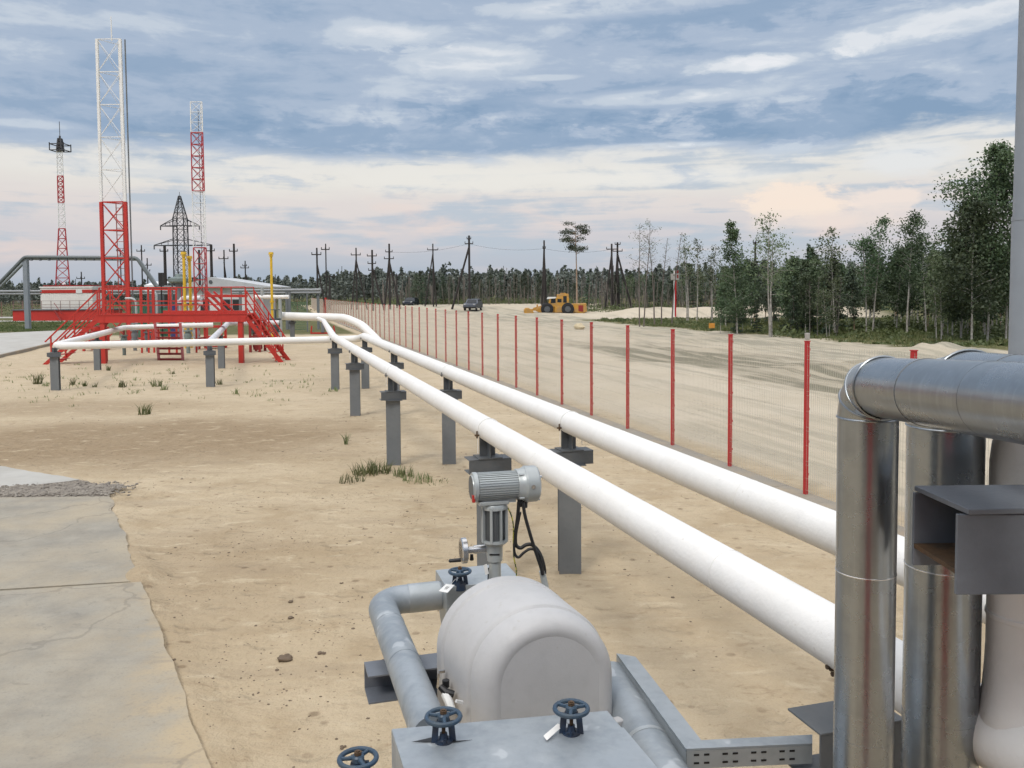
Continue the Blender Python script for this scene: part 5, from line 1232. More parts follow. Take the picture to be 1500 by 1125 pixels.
def finish_tree(name, trunk, cen, size, mats, loc, label, cat, group=None, up=0.0, asp=0.6):
    o = thing(name, (0, 0, 0), label, cat, group)
    trunk.build('trunk', mats[0], o)
    if len(cen):
        me = quads_mesh('crown', cen, size, mats[1], up, asp); c = bpy.data.objects.new('crown', me); C.objects.link(c); c.parent = o
    o.location = loc; return o
def broad(H, W, leaf, nleaf, base=.35, stems=1, sparse=1.0, shape='egg', lean=.03, r0_=None, twigs=False):
    """tapered trunk with limbs; leaves clumped round the limb ends.  returns trunk builder, leaf centres"""
    t_ = MB(); cen = []; r_ = r0_ or H * (.0085 if stems == 1 else .007)
    for s in range(stems):
        off = Vector((random.uniform(-.35, .35), random.uniform(-.35, .35), 0)) * (stems > 1)
        hh = H * (1 if s == 0 else random.uniform(.8, .97))
        tr = limb(t_, off, (random.uniform(-lean, lean) + off.x * .12, random.uniform(-lean, lean) + off.y * .1, 1), hh, r_, 9, .035)
        nb = int(26 / (stems ** .6))
        for k in range(nb):
            q = base + (1 - base) * (k + random.random()) / nb; i = min(int(q * 9), 8); p = tr[i].lerp(tr[i + 1], q * 9 - i)
            x_ = (q - base) / (1 - base)
            if shape == 'egg': wv = W * (math.sin(math.pi * min(1, x_ * .82 + .16)) ** .75)
            elif shape == 'cone': wv = W * (1 - x_) ** .8 * min(1, .35 + x_ * 5)
            elif shape == 'top': wv = W * (.35 + .9 * x_ if x_ < .7 else 1.0 - (x_ - .7) * 1.6)
            a = random.uniform(0, 2 * math.pi); el_ = random.uniform(.25, .9)
            bp_ = limb(t_, p, (math.cos(a), math.sin(a), el_), max(.25, wv * random.uniform(.65, 1.1)), r_ * .32 * (1.1 - q) + .006, 4, .22, -.02, 4)
            if twigs:
                for z_ in range(3): limb(t_, bp_[random.randint(1, 4)], (random.uniform(-1, 1), random.uniform(-1, 1), random.uniform(.2, 1.3)), wv * .5, .006, 3, .25, 0, 3)
            m_ = int(nleaf / nb / stems * random.uniform(.4, 1.5) * sparse)
            for z_ in range(m_):
                q2 = random.choice(bp_[1:]) if random.random() < .55 else bp_[-1]
                sg = .13 + wv * .17; cen.append((q2.x + random.gauss(0, sg), q2.y + random.gauss(0, sg), q2.z + random.gauss(0, sg * .8)))
    return t_, cen
def conifer(H, W, n, base=.12, whorls=22):
    t_ = MB(); tr = limb(t_, (0, 0, 0), (0, 0, 1), H, H * .013, 8, .012); cen = []
    for k in range(whorls):
        q = base + (1 - base) * (k + random.uniform(0, .8)) / whorls; z_ = q * H; wv = W * (1 - q) ** .85 * random.uniform(.75, 1.12) + .06
        for b_ in range(random.randint(4, 6)):
            a = random.uniform(0, 2 * math.pi); ll = wv * random.uniform(.6, 1.1); m_ = max(3, int(n / whorls / 5 * (.4 + 1.2 * (1 - q))))
            limb(t_, (0, 0, z_), (math.cos(a), math.sin(a), .1), ll, .012, 2, .05, .1, 3)
            for _ in range(m_):
                s = random.random() ** .7; cen.append((math.cos(a) * ll * s + random.gauss(0, .06), math.sin(a) * ll * s + random.gauss(0, .06), z_ - .22 * ll * s * s + .12 * s + random.gauss(0, .05)))
    return t_, cen
def scots(H):
    t_ = MB(); tr = limb(t_, (0, 0, 0), (.01, 0, 1), H, H * .013, 9, .02); cen = []
    for k in range(22):
        q = .66 + .34 * k / 22; i = min(int(q * 9), 8); p = tr[i].lerp(tr[i + 1], q * 9 - i); a = random.uniform(0, 2 * math.pi)
        wv = (1.0 - abs(q - .84) * 2.6) * 1.9 + .4
        b_ = limb(t_, p, (math.cos(a), math.sin(a), random.uniform(-.05, .5)), wv * random.uniform(.6, 1.05), .05, 4, .2, -.03, 5)
        for c_ in (b_[-1], b_[-2], b_[-1].lerp(b_[-2], .5)):
            cx = c_ + Vector((random.gauss(0, .2), random.gauss(0, .2), random.gauss(0, .12)))
            for _ in range(random.randint(40, 80)): cen.append((cx.x + random.gauss(0, .36), cx.y + random.gauss(0, .36), cx.z + random.gauss(0, .13) + .05))
    return t_, cen
def place(o, px, py_or_Y, Y=None):
    pass
def tloc(px, Y):
    X = at(px, 470, Y).x; return Vector((X, Y, hG(X, Y) - .05))
def hfor(px, ytop, Y): return at(px, ytop, Y).z - hG(at(px, 470, Y).x, Y)

# the tall dark aspen clump at the right edge
Yb = 50; H_ = hfor(1445, 219, Yb)
spec = [(1447, Yb, 1.0, 2.5), (1424, Yb - 1.2, .72, 1.9), (1474, Yb + 1, .88, 2.1), (1408, Yb + 2.0, .56, 1.6)]
labs = ['tallest dark leafy aspen at the right edge of the photo', 'shorter aspen in front of the left side of the tallest aspen', 'aspen filling the gap between the tallest aspen and the pale pole', 'lowest aspen at the left foot of the tallest aspen']
for (px, yy, q, W), lb in zip(spec, labs):
    tk_, cn_ = broad(H_ * q, W, .1, 11500 * q, .24, 1, 1, 'egg', .02, .06)
    finish_tree('aspen_tree', tk_, cn_, .092, (BARKB, LEAFA), tloc(px, yy), lb, 'tree', 'aspens at the right edge')
# individual trees standing out above the wood
def one(kind, px, ytop, Y, lb, W=1.2, n=1500, sparse=1, stems=1, base=.35, leaf=.085):
    h_ = hfor(px, ytop, Y)
    if kind == 'birch': tk_, cn_ = broad(h_, W, leaf, n, base, stems, sparse, 'egg', .03); finish_tree('birch_tree', tk_, cn_, leaf, (BARKB, LEAFB), tloc(px, Y), lb, 'tree')
    if kind == 'aspen': tk_, cn_ = broad(h_, W, leaf, n, base, stems, sparse, 'egg', .03); finish_tree('aspen_tree', tk_, cn_, leaf, (BARKB, LEAFA), tloc(px, Y), lb, 'tree')
    if kind == 'twig': tk_, cn_ = broad(h_, W, leaf, n, base, stems, sparse, 'egg', .03, None, True); finish_tree('bare_tree', tk_, cn_, leaf, (TWIG, LEAFB), tloc(px, Y), lb, 'tree')
    if kind == 'spruce': tk_, cn_ = conifer(h_, W, n, base); finish_tree('spruce_tree', tk_, cn_, .085, (BARKD, LEAFS), tloc(px, Y), lb, 'tree')
one('twig', 940, 320, 76, 'tall pale tree with sparse small leaves, first tree right of the crowded pole group', 1.1, 520, 1, 2, .45, .06)
one('twig', 959, 342, 77, 'thin bare trunked tree right beside the tall pale sparse tree', .7, 90, 1, 1, .5, .05)
one('twig', 969, 348, 78, 'bare twiggy tree between two other leafless stems', .6, 60, 1, 1, .5, .05)
one('twig', 984, 340, 79, 'leafless thin tree just left of the striped sign post', .5, 40, 1, 1, .5, .05)
one('birch', 1008, 343, 88, 'small crowned birch right of the striped sign post', .9, 520, 1, 2, .5, .1)
one('birch', 1021, 352, 89, 'leaning birch beside the small crowned birch', .8, 420, 1, 1, .5, .1)
one('birch', 1046, 358, 86, 'round topped birch left of the spruce shaped tree', 1.0, 620, 1, 2, .45, .1)
h_ = hfor(1080, 329, 61); tk_, cn_ = broad(h_, 1.45, .1, 4800, .16, 1, 1, 'cone', .01, .05); finish_tree('larch_tree', tk_, cn_, .082, (BARKB, LEAFA), tloc(1080, 61), 'pointed dense tree with a pale lower trunk, left of the dark pole', 'tree', None)
one('birch', 1134, 311, 57, 'tall birch group with three white stems and airy crown', 1.35, 2000, 1, 3, .42, .075)
one('spruce', 1183, 358, 75, 'lone spiky spruce top right of the airy birch', 1.2, 2600, 1, 1, .06)
one('birch', 1226, 336, 62, 'open crowned birch, left one of three above the wood', 1.2, 1500, 1, 2, .5, .085)
one('aspen', 1275, 321, 62, 'fuller leafy tree, middle one of three above the wood', 1.45, 3200, 1, 2, .42, .085)
one('aspen', 1329, 315, 60, 'slim leafy tree, right one of three above the wood', 1.3, 2600, 1, 1, .42, .085)
one('aspen', 1357, 345, 61, 'low leafy tree between the slim tree and the tallest aspen', 1.2, 1600, 1, 1, .4, .085)
h_ = hfor(843.5, 331, 128); tk_, cn_ = scots(h_); finish_tree('pine_tree', tk_, cn_, .10, (BARKP, LEAFP), tloc(845, 128), 'lone tall pine with a bare trunk and flat crown behind the yellow tractor', 'tree', None)
# the wood behind: one of each kind built, then copied
protos = {}
def proto(kind, i):
    if kind == 'birch': return broad(7, random.uniform(.9, 1.5), .1, 1700, .26, random.choice((1, 2)), 1, 'egg') + ((BARKB, LEAFB), .105)
    if kind == 'aspen': return broad(7, random.uniform(1.0, 1.6), .1, 2600, .2, 1, 1, 'egg') + ((BARKB, LEAFA), .115)
    if kind == 'spruce': return conifer(6.5, random.uniform(1.0, 1.5), 2600, .04, 20) + ((BARKD, LEAFS), .095)
    if kind == 'pine': return broad(6.5, 1.3, .1, 2400, .2, 1, 1, 'cone') + ((BARKP, LEAFP), .105)
    return broad(6.5, .55, .05, 30, .35, 1, 1, 'egg', .04, .05, True) + ((DEAD, LEAFB), .05)
woodlab = {'birch': ('birch_tree', 'slender birch inside the mixed wood beyond the fence', 'birches in the wood'),
           'aspen': ('aspen_tree', 'dark leafy aspen inside the mixed wood beyond the fence', 'aspens in the wood'),
           'spruce': ('spruce_tree', 'small dark spruce inside the mixed wood beyond the fence', 'spruces in the wood'),
           'pine': ('pine_tree', 'young pine inside the mixed wood beyond the fence', 'young pines in the wood'),
           'dead': ('dead_tree', 'bare dead trunk standing in the mixed wood beyond the fence', 'dead trunks in the wood')}
spots = []
wr = random.Random(5)
def addw(px0, px1, Y0, Y1, n, kinds, hlo, hhi):
    for i in range(n):
        spots.append((wr.uniform(px0, px1), wr.uniform(Y0, Y1), wr.choice(kinds), wr.uniform(hlo, hhi)))
addw(1160, 1228, 60, 78, 13, ('aspen', 'aspen', 'birch', 'spruce', 'pine'), 390, 362)
addw(1228, 1375, 64, 80, 13, ('aspen', 'birch', 'birch', 'pine'), 392, 358)
addw(1375, 1490, 60, 78, 12, ('aspen', 'aspen', 'birch', 'pine'), 386, 350)
addw(1060, 1180, 68, 92, 22, ('aspen', 'spruce', 'pine', 'birch', 'dead'), 404, 380)
addw(1150, 1490, 84, 124, 30, ('spruce', 'pine', 'birch', 'dead', 'aspen'), 400, 376)
addw(1370, 1490, 51, 60, 9, ('aspen', 'aspen', 'birch'), 385, 330)
addw(1000, 1160, 112, 135, 30, ('pine', 'spruce', 'birch', 'dead', 'dead'), 404, 384)
addw(850, 1010, 122, 150, 34, ('pine', 'dead', 'dead', 'spruce', 'birch'), 412, 394)
addw(600, 850, 150, 172, 44, ('pine', 'dead', 'spruce', 'dead', 'pine'), 418, 396)
addw(1150, 1230, 56, 60, 5, ('dead', 'birch'), 420, 390)
addw(1158, 1222, 59, 66, 12, ('spruce', 'aspen', 'spruce'), 425, 388)
addw(1052, 1112, 60, 66, 5, ('spruce', 'aspen'), 440, 412)
cnt = {}
for px, yy, kind, yt in spots:
    i = cnt.get(kind, 0); cnt[kind] = i + 1; v_ = i % 4; loc = tloc(px, yy); h_ = max(2.2, at(px, yt, yy).z - loc.z)
    nm, lb, gr_ = woodlab[kind]
    if i < 4:
        tk_, cn_, mats, lf = proto(kind, i); o = finish_tree(nm, tk_, cn_, lf, mats, loc, lb, 'tree', gr_); protos[(kind, v_)] = o
    else:
        o = copy_tree(protos[(kind, v_)], loc)
    base_h = 7 if kind in ('birch', 'aspen') else 6.5
    s = h_ / base_h; o.scale = (s * wr.uniform(.85, 1.15), s * wr.uniform(.85, 1.15), s); o.rotation_euler = (0, 0, wr.uniform(0, 6.28))

# far forest that reads as one mass
cen = []; siz = []; tr_ = MB(); fr_ = random.Random(3)
def fartree(px, Y, ytop):
    l = tloc(px, Y); h_ = max(1.5, at(px, ytop, Y).z - l.z); w_ = h_ * fr_.uniform(.14, .24); kind = fr_.random()
    if kind < .14:
        tr_.bar(l, l + Vector((fr_.uniform(-.2, .2), 0, h_ * fr_.uniform(.9, 1.12))), .13); return
    n = int(70 + 40 * fr_.random())
    for _ in range(n):
        q = fr_.random() ** .8
        ww = w_ * ((1 - q) ** .8 + .06) if kind < .65 else w_ * 1.1 * math.sin(math.pi * min(1, .12 + q * .85)) ** .7
        a = fr_.uniform(0, 6.28); rr = ww * math.sqrt(fr_.random()); lo_ = .12 if kind < .65 else .22
        cen.append((l.x + math.cos(a) * rr, l.y + math.sin(a) * rr, l.z + h_ * (lo_ + (1 - lo_) * q))); siz.append(.12 + .022 * h_ + Y * .0006)
    tr_.bar(l, l + Z * h_ * .5, .12)
for _ in range(560):
    px = fr_.uniform(-120, 560); Y = fr_.uniform(215, 290); fartree(px, Y, 411 + fr_.gauss(0, 3.2) + (6 if px < 250 else -1))
for _ in range(620):
    px = fr_.uniform(470, 1000); Y = fr_.uniform(176, 240); fartree(px, Y, (404 - (px - 500) * .008) + fr_.gauss(0, 5.0))
for _ in range(330):
    px = fr_.uniform(960, 1560); Y = fr_.uniform(138, 190); fartree(px, Y, 396 + fr_.gauss(0, 5.5))
for px, yt in ((440, 402), (405, 405), (432, 407), (352, 402), (650, 388), (657, 384), (1120, 382)):
    fartree(px, 195, yt)
br_ = MB()
for _ in range(520):
    px = fr_.uniform(560, 1180); Y = fr_.uniform(150, 175) if px < 860 else fr_.uniform(118, 150); l = tloc(px, Y); hh = fr_.uniform(1.5, 5.2) * (Y / 150)
    br_.bar(l, l + Vector((fr_.gauss(0, .18), 0, hh)), fr_.uniform(.05, .10))
o = br_.build('bare_brush', M('bare_brush_bark', (.125, .108, .092), .9, col2=(.19, .165, .145), scale=.3, var=1), smooth=False); tag(o, 'grey brown thicket of bare saplings before the far forest', 'thicket', None, 'stuff')
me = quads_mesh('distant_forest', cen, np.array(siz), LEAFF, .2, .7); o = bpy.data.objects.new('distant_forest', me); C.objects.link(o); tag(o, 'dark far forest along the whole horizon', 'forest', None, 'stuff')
o = tr_.build('distant_trunks', M('far_trunk', (.10, .10, .09), .9, scale=.2), smooth=False); tag(o, 'pale bare trunks standing in the far forest', 'forest', None, 'stuff')
# undergrowth and shrubs
cen = []
def bush(x, y, r, h_, n):
    z_ = hG(x, y)
    for _ in range(n):
        a = fr_.uniform(0, 6.28); q = math.sqrt(fr_.random()); cen.append((x + math.cos(a) * r * q, y + math.sin(a) * r * q, z_ + h_ * fr_.random() * (1.1 - .8 * q)))
for _ in range(1150):
    px = fr_.uniform(880, 1560); Y = fr_.uniform(46, 94); X = at(px, 470, Y).x
    if X + .3161 * Y > 37.4: bush(X, Y, fr_.uniform(.4, 1.1), fr_.uniform(.06, .26) * (1.3 if px > 1380 else 1), 26)
for _ in range(260):
    px = fr_.uniform(820, 1560); Y = fr_.uniform(113, 140); X = at(px, 470, Y).x; bush(X, Y, fr_.uniform(.6, 1.6), fr_.uniform(.5, 1.6), 50)
for _ in range(330):
    px = fr_.uniform(440, 880); Y = fr_.uniform(158, 178); X = at(px, 470, Y).x; bush(X, Y, fr_.uniform(1, 2.4), fr_.uniform(.6, 2.0), 52)
for _ in range(75):
    px = fr_.uniform(1150, 1500); Y = fr_.uniform(56, 75); X = at(px, 470, Y).x; bush(X, Y, fr_.uniform(.5, 1.3), fr_.uniform(.4, 1.5), 60)
for _ in range(260):
    px = fr_.uniform(-60, 470); Y = fr_.uniform(126, 210); X = at(px, 470, Y).x; bush(X, Y, fr_.uniform(1, 2.2), fr_.uniform(.4, 1.2), 36)
me = quads_mesh('undergrowth', cen, .13, LEAFG, .5, .7); o = bpy.data.objects.new('undergrowth', me); C.objects.link(o); tag(o, 'low green shrubs and brush at the foot of the trees', 'undergrowth', None, 'stuff')
# verge grass at the left
def blades(name, spots_, label, hgt=.12, mat=GRASSM, kind='stuff', loc=None):
    V = []; Fc = []
    for (x, y, n, r, h_) in spots_:
        for _ in range(n):
            a = fr_.uniform(0, 6.28); q = math.sqrt(fr_.random()) * r; bx_, by_ = x + math.cos(a) * q, y + math.sin(a) * q; z_ = hG(bx_, by_) - .01
            hh = h_ * fr_.uniform(.5, 1.25); lx, ly = fr_.gauss(0, .35) * hh, fr_.gauss(0, .35) * hh; wv = .0025 + .008 * h_ + (.00035 * y); b_ = fr_.uniform(0, 3.14); dx, dy = math.cos(b_) * wv, math.sin(b_) * wv
            i = len(V); V += [(bx_ - dx, by_ - dy, z_), (bx_ + dx, by_ + dy, z_), (bx_ + lx * .4 + dx * .6, by_ + ly * .4 + dy * .6, z_ + hh * .6), (bx_ + lx * .4 - dx * .6, by_ + ly * .4 - dy * .6, z_ + hh * .6), (bx_ + lx, by_ + ly, z_ + hh)]
            Fc += [(i, i + 1, i + 2, i + 3), (i + 3, i + 2, i + 4)]
    c_ = Vector(loc) if loc else Vector((0, 0, 0))
    me = bpy.data.meshes.new(name); me.from_pydata([(a - c_.x, b_ - c_.y, d_ - c_.z) for a, b_, d_ in V], [], Fc); me.materials.append(mat)
    o = bpy.data.objects.new(name, me); C.objects.link(o); o.location = c_; return o
VERGE = leafmat('verge_blade', (0.075, 0.11, 0.03), (0.10, 0.12, 0.045))
sp_ = []
for _ in range(700):
    px, pyy = fr_.uniform(-60, 150), fr_.uniform(466.5, 486)
    g = gnd(px, pyy)
    if (px > 75 and pyy > 484 - (px - 75) * .06) or g.y > 104: continue
    sp_.append((g.x, g.y, 16, 1.0, .14))
o = blades('verge_grass', sp_, '', mat=VERGE); tag(o, 'green grass verge beside the road at far left', 'grass', None, 'stuff')
sp_ = []
for _ in range(2600):
    px = fr_.uniform(870, 1520); Y = fr_.uniform(45, 92); X = at(px, 470, Y).x
    if X + .3161 * Y > 36.6: sp_.append((X, Y, 9, .6, fr_.uniform(.14, .38)))
o = blades('rough_grass', sp_, '', mat=leafmat('rough_blade', (0.10, 0.135, 0.042), (0.17, 0.175, 0.07))); tag(o, 'rough olive grass between the sand track and the wood', 'grass', None, 'stuff')
# countable weeds on the sand: each a thing
weeds = [(55, 562, 26, .16, .42, 'dense green weed clump left of the leftmost pipe post'), (68, 566, 8, .08, .18, 'tiny weed just right of the dense clump by the leftmost post'), (106, 564, 14, .07, .24, 'small upright weed a little right of the leftmost pipe post'), (124, 566, 12, .07, .2, 'second small weed right of the leftmost pipe post'),
         (139, 567, 10, .07, .17, 'low weed below the second post from the left'), (159, 543, 14, .07, .26, 'weed at the foot of a red platform leg'), (180, 567, 18, .14, .26, 'loose weed left of the bushy twin tufts'), (229, 566, 24, .16, .28, 'bushy weed, larger of the twin tufts in mid ground'), (240, 571, 14, .12, .18, 'bushy weed, smaller of the twin tufts in mid ground'),
         (211, 606, 34, .16, .30, 'solitary green weed on the dark brown soil'), (322, 563, 12, .10, .24, 'weed beside the post of the middle pipe support'), (347, 577, 14, .16, .2, 'pale weed right of the middle pipe support'), (252, 548, 10, .14, .18, 'thin weed below the red ladder stair'), (488, 574, 16, .16, .16, 'weed growing at the foot of the post by the pipe crossing'),
         (507, 652, 12, .035, .24, 'single upright weed stalk left of the tufted support'), (515, 705, 40, .22, .14, 'left end of the grass tufts in front of the tufted support'), (535, 695, 60, .24, .24, 'tallest grass tuft left of the tufted support'), (556, 693, 50, .2, .22, 'grass tuft touching the left of the tufted support'),
         (591, 697, 40, .16, .2, 'grass tuft right of the tufted support'), (612, 704, 46, .26, .13, 'wide low grass tuft right of the tufted support'), (640, 707, 16, .2, .07, 'sparse sprigs ending the row of tufts at right')]
for px, pyy, n, r, h_, lb in weeds:
    g = gnd(px, pyy); o = blades('grass_tuft', [(g.x, g.y, int(n * 1.6), r, h_)], '', loc=(g.x, g.y, hG(g.x, g.y))); tag(o, lb, 'weed', 'weeds on the sand')
sp_ = []
for _ in range(170):
    px, pyy = fr_.uniform(-10, 480), fr_.gauss(560, 14); g = gnd(px, max(535, pyy)); sp_.append((g.x, g.y, fr_.randint(2, 7), .16, fr_.uniform(.05, .14)))
o = blades('sparse_grass', sp_, ''); tag(o, 'sparse grass sprigs dotted over the sand around the pipe posts', 'grass', None, 'stuff')
# dark clods and pebbles
def blob(c_, r, fl=.5):
    mb = MB(); seg = 9; rings = []
    for i in range(1, 6):
        th = math.pi * i / 6; rings.append([Vector((math.cos(2 * math.pi * k / seg) * math.sin(th), math.sin(2 * math.pi * k / seg) * math.sin(th), math.cos(th) * fl)) for k in range(seg)])
    sd_ = Vector((fr_.uniform(0, 50), fr_.uniform(0, 50), 0))
    return [[Vector(c_) + p * r * (1 + .55 * mnoise.noise(p * 1.7 + sd_)) for p in rg] for rg in rings]
for px, pyy, r, lb in ((414, 968, .055, 'largest dark soil clod on the sand left of the pipe elbow'), (424, 963, .035, 'dark clod touching the largest soil clod'), (473, 958, .03, 'flat brown chip right of the largest soil clod'), (502, 1096, .022, 'dark stone near the bottom left of the handwheel'), (425, 905, .03, 'dark clod above the largest soil clod'), (427, 882, .032, 'brownish clod in the middle of the sand'), (500, 855, .02, 'small black stone left of the flange cover')):
    g = gnd(px, pyy); g.z = hG(g.x, g.y); mb = MB()
    for k in range(3): mb.ring(blob(g + Vector((fr_.gauss(0, r * .5), fr_.gauss(0, r * .4), r * .25)), r * fr_.uniform(.5, .9)))
    tag(mb.build('soil_clod', CLOD, ang=60), lb, 'clod', 'dark clods on the sand')
mb = MB()
for _ in range(1500):
    Y = fr_.uniform(5.5, 24) if fr_.random() < .8 else fr_.uniform(5, 12); X = fr_.uniform(-.62, .25) * Y
    if mnoise.noise(Vector((X * .6, Y * .6, 2))) < .02: continue
    if X < -2.4 and Y < 13: continue
    r = fr_.uniform(.004, .013) if fr_.random() < .93 else fr_.uniform(.012, .022); mb.ring(blob((X, Y, hG(X, Y) + r * .05), r, .4))
for _ in range(1900):
    X, Y = fr_.uniform(-5.2, -.6), fr_.uniform(6.0, 13.5)
    q_ = mnoise.noise(Vector((X * .7, Y * .7, 7))) + .5 * mnoise.noise(Vector((X * 2, Y * 2, 3)))
    if q_ < .05 or X < -.62 * Y * .62 - .4: continue
    if X + .40 * Y < -.1: continue
    r = fr_.uniform(.003, .010) if fr_.random() < .95 else fr_.uniform(.010, .019); mb.ring(blob((X, Y, hG(X, Y) + r * .1), r, .45))
o = mb.build('pebbles', CLOD, loc=(0, 0, 0), ang=60); tag(o, 'small dark pebbles and crumbs scattered over the sand', 'pebbles', None, 'stuff')
mb = MB(); g0 = [gnd(*p) for p in ((-4, 730), (160, 729), (178, 713), (118, 703), (-4, 718))]
for _ in range(2300):
    u_, v_ = fr_.random(), fr_.random(); a = g0[0].lerp(g0[1], u_); b2 = g0[4].lerp(g0[2], u_); p = a.lerp(b2, v_); p += Vector((fr_.gauss(0, .16), fr_.gauss(0, .09), 0)); r = fr_.uniform(.008, .030); mb.ring(blob((p.x, p.y, .05 + r * .2), r))
o = mb.build('gravel_stones', M('gravel_stone', (.28, .25, .21), .9, col2=(.15, .13, .11), scale=9, var=1), loc=(0, 0, 0), ang=60); tag(o, 'grey gravel stones between the concrete slabs', 'gravel', None, 'stuff')

# ------------------------------------------------------------------ vehicles and signs
def car(px, pyb, Y, rz, L, W, H, mat, label):
    X = at(px, pyb, Y).x; zb = at(px, pyb, Y).z; o = thing('parked_car', (0, 0, 0), label, 'car', 'parked cars')
    prof = [(-.5, .32), (-.49, .52), (-.46, .60), (-.20, .64), (-.10, .97), (-.05, 1.0), (.30, 1.0), (.36, .97), (.46, .64), (.495, .58), (.5, .34), (.46, .2), (-.46, .2)]
    P0 = [Vector((a * L, -W / 2, b_ * H)) for a, b_ in prof]; P1 = [Vector((a * L, W / 2, b_ * H)) for a, b_ in prof]
    for lst, s in ((P0, 1), (P1, -1)):
        for p in lst:
            if p.z > .7 * H: p.y += s * W * .09
    ORG[o.name] = Vector((0, 0, 0))
    MB().ring([P0, P1]).build('body', mat, o, bevel=.05)
    for s in (-1, 1):
        f = MB(); y_ = s * (W / 2 - W * .045 + .012)
        for a, b_ in ((-.15, .10), (.12, .34)): f.add([(a * L, y_ + s * .03, .66 * H), (b_ * L, y_ + s * .03, .66 * H), ((b_ - .02) * L, y_ - s * .04, .93 * H), ((a + .06) * L, y_ - s * .04, .93 * H)], [(0, 1, 2, 3)])
        f.build('window', GLASS, o, smooth=False)
    f = MB(); f.add([(-.20 * L - .02, -W * .38, .66 * H), (-.20 * L - .02, W * .38, .66 * H), (-.105 * L - .02, W * .34, .95 * H), (-.105 * L - .02, -W * .34, .95 * H)], [(0, 1, 2, 3)]); f.build('windscreen', GLASS, o, smooth=False)
    f = MB(); f.add([(.455 * L + .02, -W * .38, .67 * H), (.455 * L + .02, W * .38, .67 * H), (.37 * L + .02, W * .34, .94 * H), (.37 * L + .02, -W * .34, .94 * H)], [(0, 1, 2, 3)]); f.build('rear_window', GLASS, o, smooth=False)
    for a in (-.32, .32):
        for s in (-1, 1):
            wl = MB().lathe((a * L, s * (W / 2 - .1), .31), Vector((0, s, 0)), [(-.1, .1), (-.1, .3), (-.08, .33), (.1, .33), (.12, .3), (.12, .18)], 18).build('wheel', TYRE, o); MB().lathe((a * L, s * (W / 2 + .01), .31), Vector((0, s, 0)), [(0, .19), (.02, .18), (.03, .05)], 14).build('rim', CHROME, wl)
    for s in (-1, 1):
        MB().box((-.49 * L, s * W * .36, .52 * H), .08, .32, .14).build('headlight', CHROME, o, bevel=.02); MB().box((.497 * L, s * W * .40, .55 * H), .06, .2, .24).build('tail_light', REDP, o, bevel=.02)
    f = MB(); f.box((-.495 * L, 0, .3 * H), .1, W * .96, .16); f.box((.5 * L, 0, .3 * H), .1, W * .96, .16); f.build('bumper', BLACK, o, bevel=.03)
    o.location = (X, Y, zb); o.rotation_euler = (0, 0, rz); return o
car(693, 454.5, 122, rad(79), 4.4, 1.85, 1.62, CAR2, 'grey estate car parked on the sand left of the yellow tractor')
car(602, 449, 150, rad(80), 4.4, 1.85, 1.55, CAR1, 'dark car seen end on, half hidden by the sand rise at left')
# yellow wheel tractor with a dozer blade
Yt = 114.0; o = thing('wheel_tractor', (0, 0, 0), 'yellow articulated wheel tractor with a dozer blade parked on the sand', 'tractor')
ORG[o.name] = Vector((0, 0, 0)); S = Yt / F
def tx(px): return (px - 815) * S
def tz(py): return (459.5 - py) * S
f = MB()
def side(pix, y0, y1, mb): mb.prism([Vector((tx(a), y0, tz(b_))) for a, b_ in pix], (0, y1 - y0, 0))
side([(812, 456), (812, 447), (832, 447), (834, 443.5), (844, 443), (858, 442.5), (859, 455), (853, 457), (840, 456)], -1.0, 1.0, f); f.build('rear_body', YELM, o, smooth=False, bevel=.06)
f = MB(); side([(784, 453), (786, 449), (798, 446), (806, 443), (812, 443), (813, 456), (790, 456)], -.8, .8, f); f.build('front_frame', YELM, o, smooth=False, bevel=.06)
f = MB(); side([(803, 448), (803.5, 443), (805, 434), (813, 433.5), (833, 433.5), (833, 448)], -.95, .95, f); f.build('cab', YELM, o, smooth=False, bevel=.06)
f = MB(); side([(816, 434), (816, 429.5), (832.5, 428.6), (832.5, 434)], -.9, .9, f); side([(820, 429), (822, 427.5), (828, 427.5), (830, 429)], -.5, .5, f); f.build('cab_roof', YELM, o, smooth=False, bevel=.05)
for pix in ([(806, 442), (807, 436), (813.5, 435.5), (813.5, 442)], [(816, 441), (816, 436), (822, 436), (822, 441)], [(824.5, 441.5), (824.5, 432), (829.5, 432), (829.5, 441.5)]):
    f = MB(); side(pix, -.975, .975, f); f.build('window', GLASS, o, smooth=False)
f = MB(); side([(801.5, 436), (803, 433.2), (814, 433.2), (814, 435)], -1.05, 1.05, f); f.build('sun_visor', TAG, o, smooth=False)
f = MB(); side([(846.5, 454), (846.5, 445.5), (853.5, 445.5), (853.5, 455)], -1.02, 1.02, f); f.build('radiator_grille', DRED, o, smooth=False)
f = MB(); side([(768.5, 458), (767, 452), (770, 449), (774, 449), (780, 452), (782, 457)], -1.7, 1.7, f); f.build('dozer_blade', YELM, o, smooth=False, bevel=.04)
f = MB()
for s in (-.6, .6): f.bar((tx(778), s, tz(452)), (tx(792), s, tz(451)), .22); f.bar((tx(781), s, tz(450)), (tx(799), s, tz(445.5)), .16)
f.bar((tx(787), 0, tz(452)), (tx(787), 0, tz(444)), .18); f.build('push_arms', YELM, o, smooth=False)
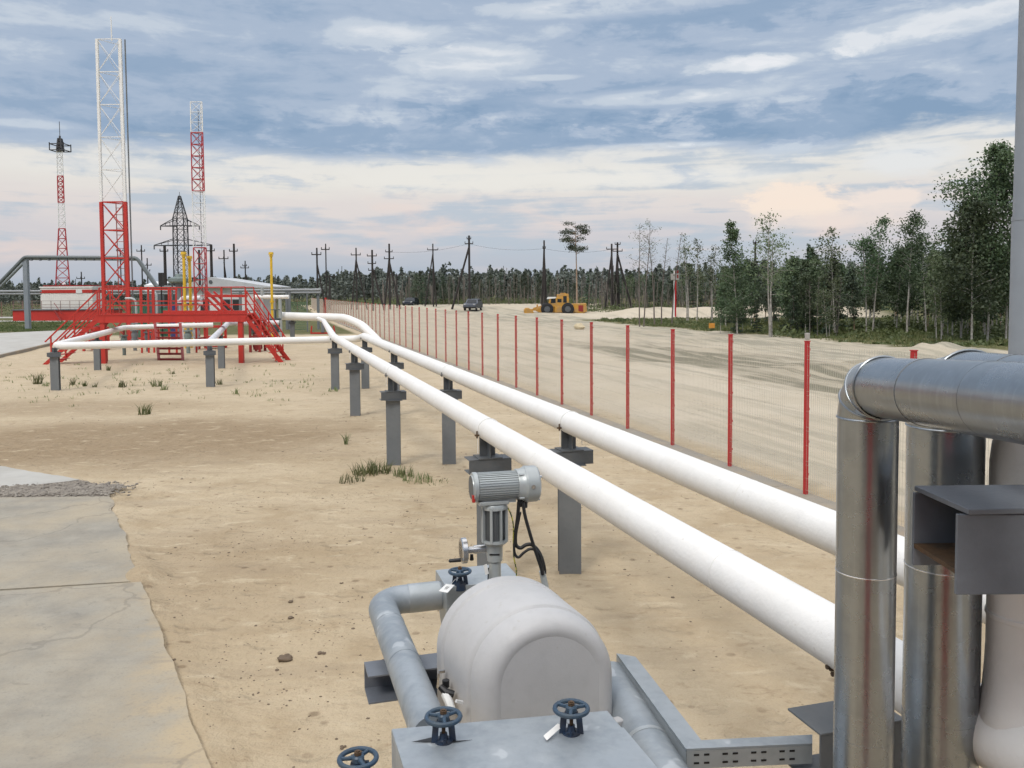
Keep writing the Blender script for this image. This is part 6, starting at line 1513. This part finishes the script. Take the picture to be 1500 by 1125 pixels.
for px in (801, 831):
    for s in (-1, 1):
        wl = MB().lathe((tx(px), s * .95, .80), Vector((0, s, 0)), [(-.3, .4), (-.3, .74), (-.25, .82), (.25, .82), (.3, .74), (.3, .45), (.22, .4)], 24).build('wheel', TYRE, o); MB().lathe((tx(px), s * 1.15, .8), Vector((0, s, 0)), [(0, .42), (.06, .36), (.06, .12), (.12, .1)], 18).build('rim', STEELD, wl)
f = MB(); f.cyl((tx(840), -.4, tz(443)), (tx(840), -.4, tz(437)), .08, None, 8); f.build('exhaust', STEELD, o)
g = at(815, 459.5, Yt); g.z -= .16; o.location = g
# striped sign post, orange marker, pale boxes
Yq = 96.0; g = at(988.5, 468, Yq); zb = hG(g.x, Yq); o = thing('sign_post', (g.x, Yq, zb), 'tall red and white post carrying a grey sign panel and lamp, on the sand bank', 'sign post')
f = MB(); f.box((g.x + .07, Yq, (zb + at(988, 402, Yq).z) / 2), .15, .16, at(988, 402, Yq).z - zb); f.build('red_post', REDP, o, smooth=False); f = MB(); f.box((g.x - .09, Yq, (zb + at(988, 396, Yq).z) / 2), .10, .16, at(988, 396, Yq).z - zb); f.build('white_post', TWHITE, o, smooth=False)
c_ = at(989, 405.5, Yq); f = MB(); f.box((c_.x - .05, Yq - .14, c_.z), .95, .06, .7); f.build('sign_panel', PALE, o, smooth=False, bevel=.02); f = MB(); f.box((c_.x + .25, Yq - .19, c_.z + .05), .16, .05, .4); f.box((c_.x + .2, Yq, c_.z + .55), .3, .3, .3); f.build('lamp_head', DRED, o, smooth=False, bevel=.04)
Yo = 68.0; g = at(1042.5, 486, Yo); o = thing('marker_sign', (g.x, Yo, hG(g.x, Yo)), 'small orange marker board on a short post in the grass', 'marker'); c_ = at(1042.5, 477, Yo)
f = MB(); f.bar((g.x, Yo, hG(g.x, Yo) - .1), (g.x, Yo, c_.z), .07); f.build('post', WOOD, o, smooth=False); f = MB(); f.box((c_.x, Yo - .05, c_.z), .46, .03, .40); f.build('board', ORANGE, o, smooth=False)
Yo = 70.0; g = at(849, 480, Yo); g.z = hG(g.x, Yo); o = thing('sand_bag', (g.x, Yo, g.z), 'pale lumpy bag lying on the sand below the yellow tractor', 'bag'); mb = MB(); mb.ring(blob(g + Z * .18, .42, .75)); mb.build('bag', M('bag_cloth', (.62, .52, .34), .8), o, ang=60)
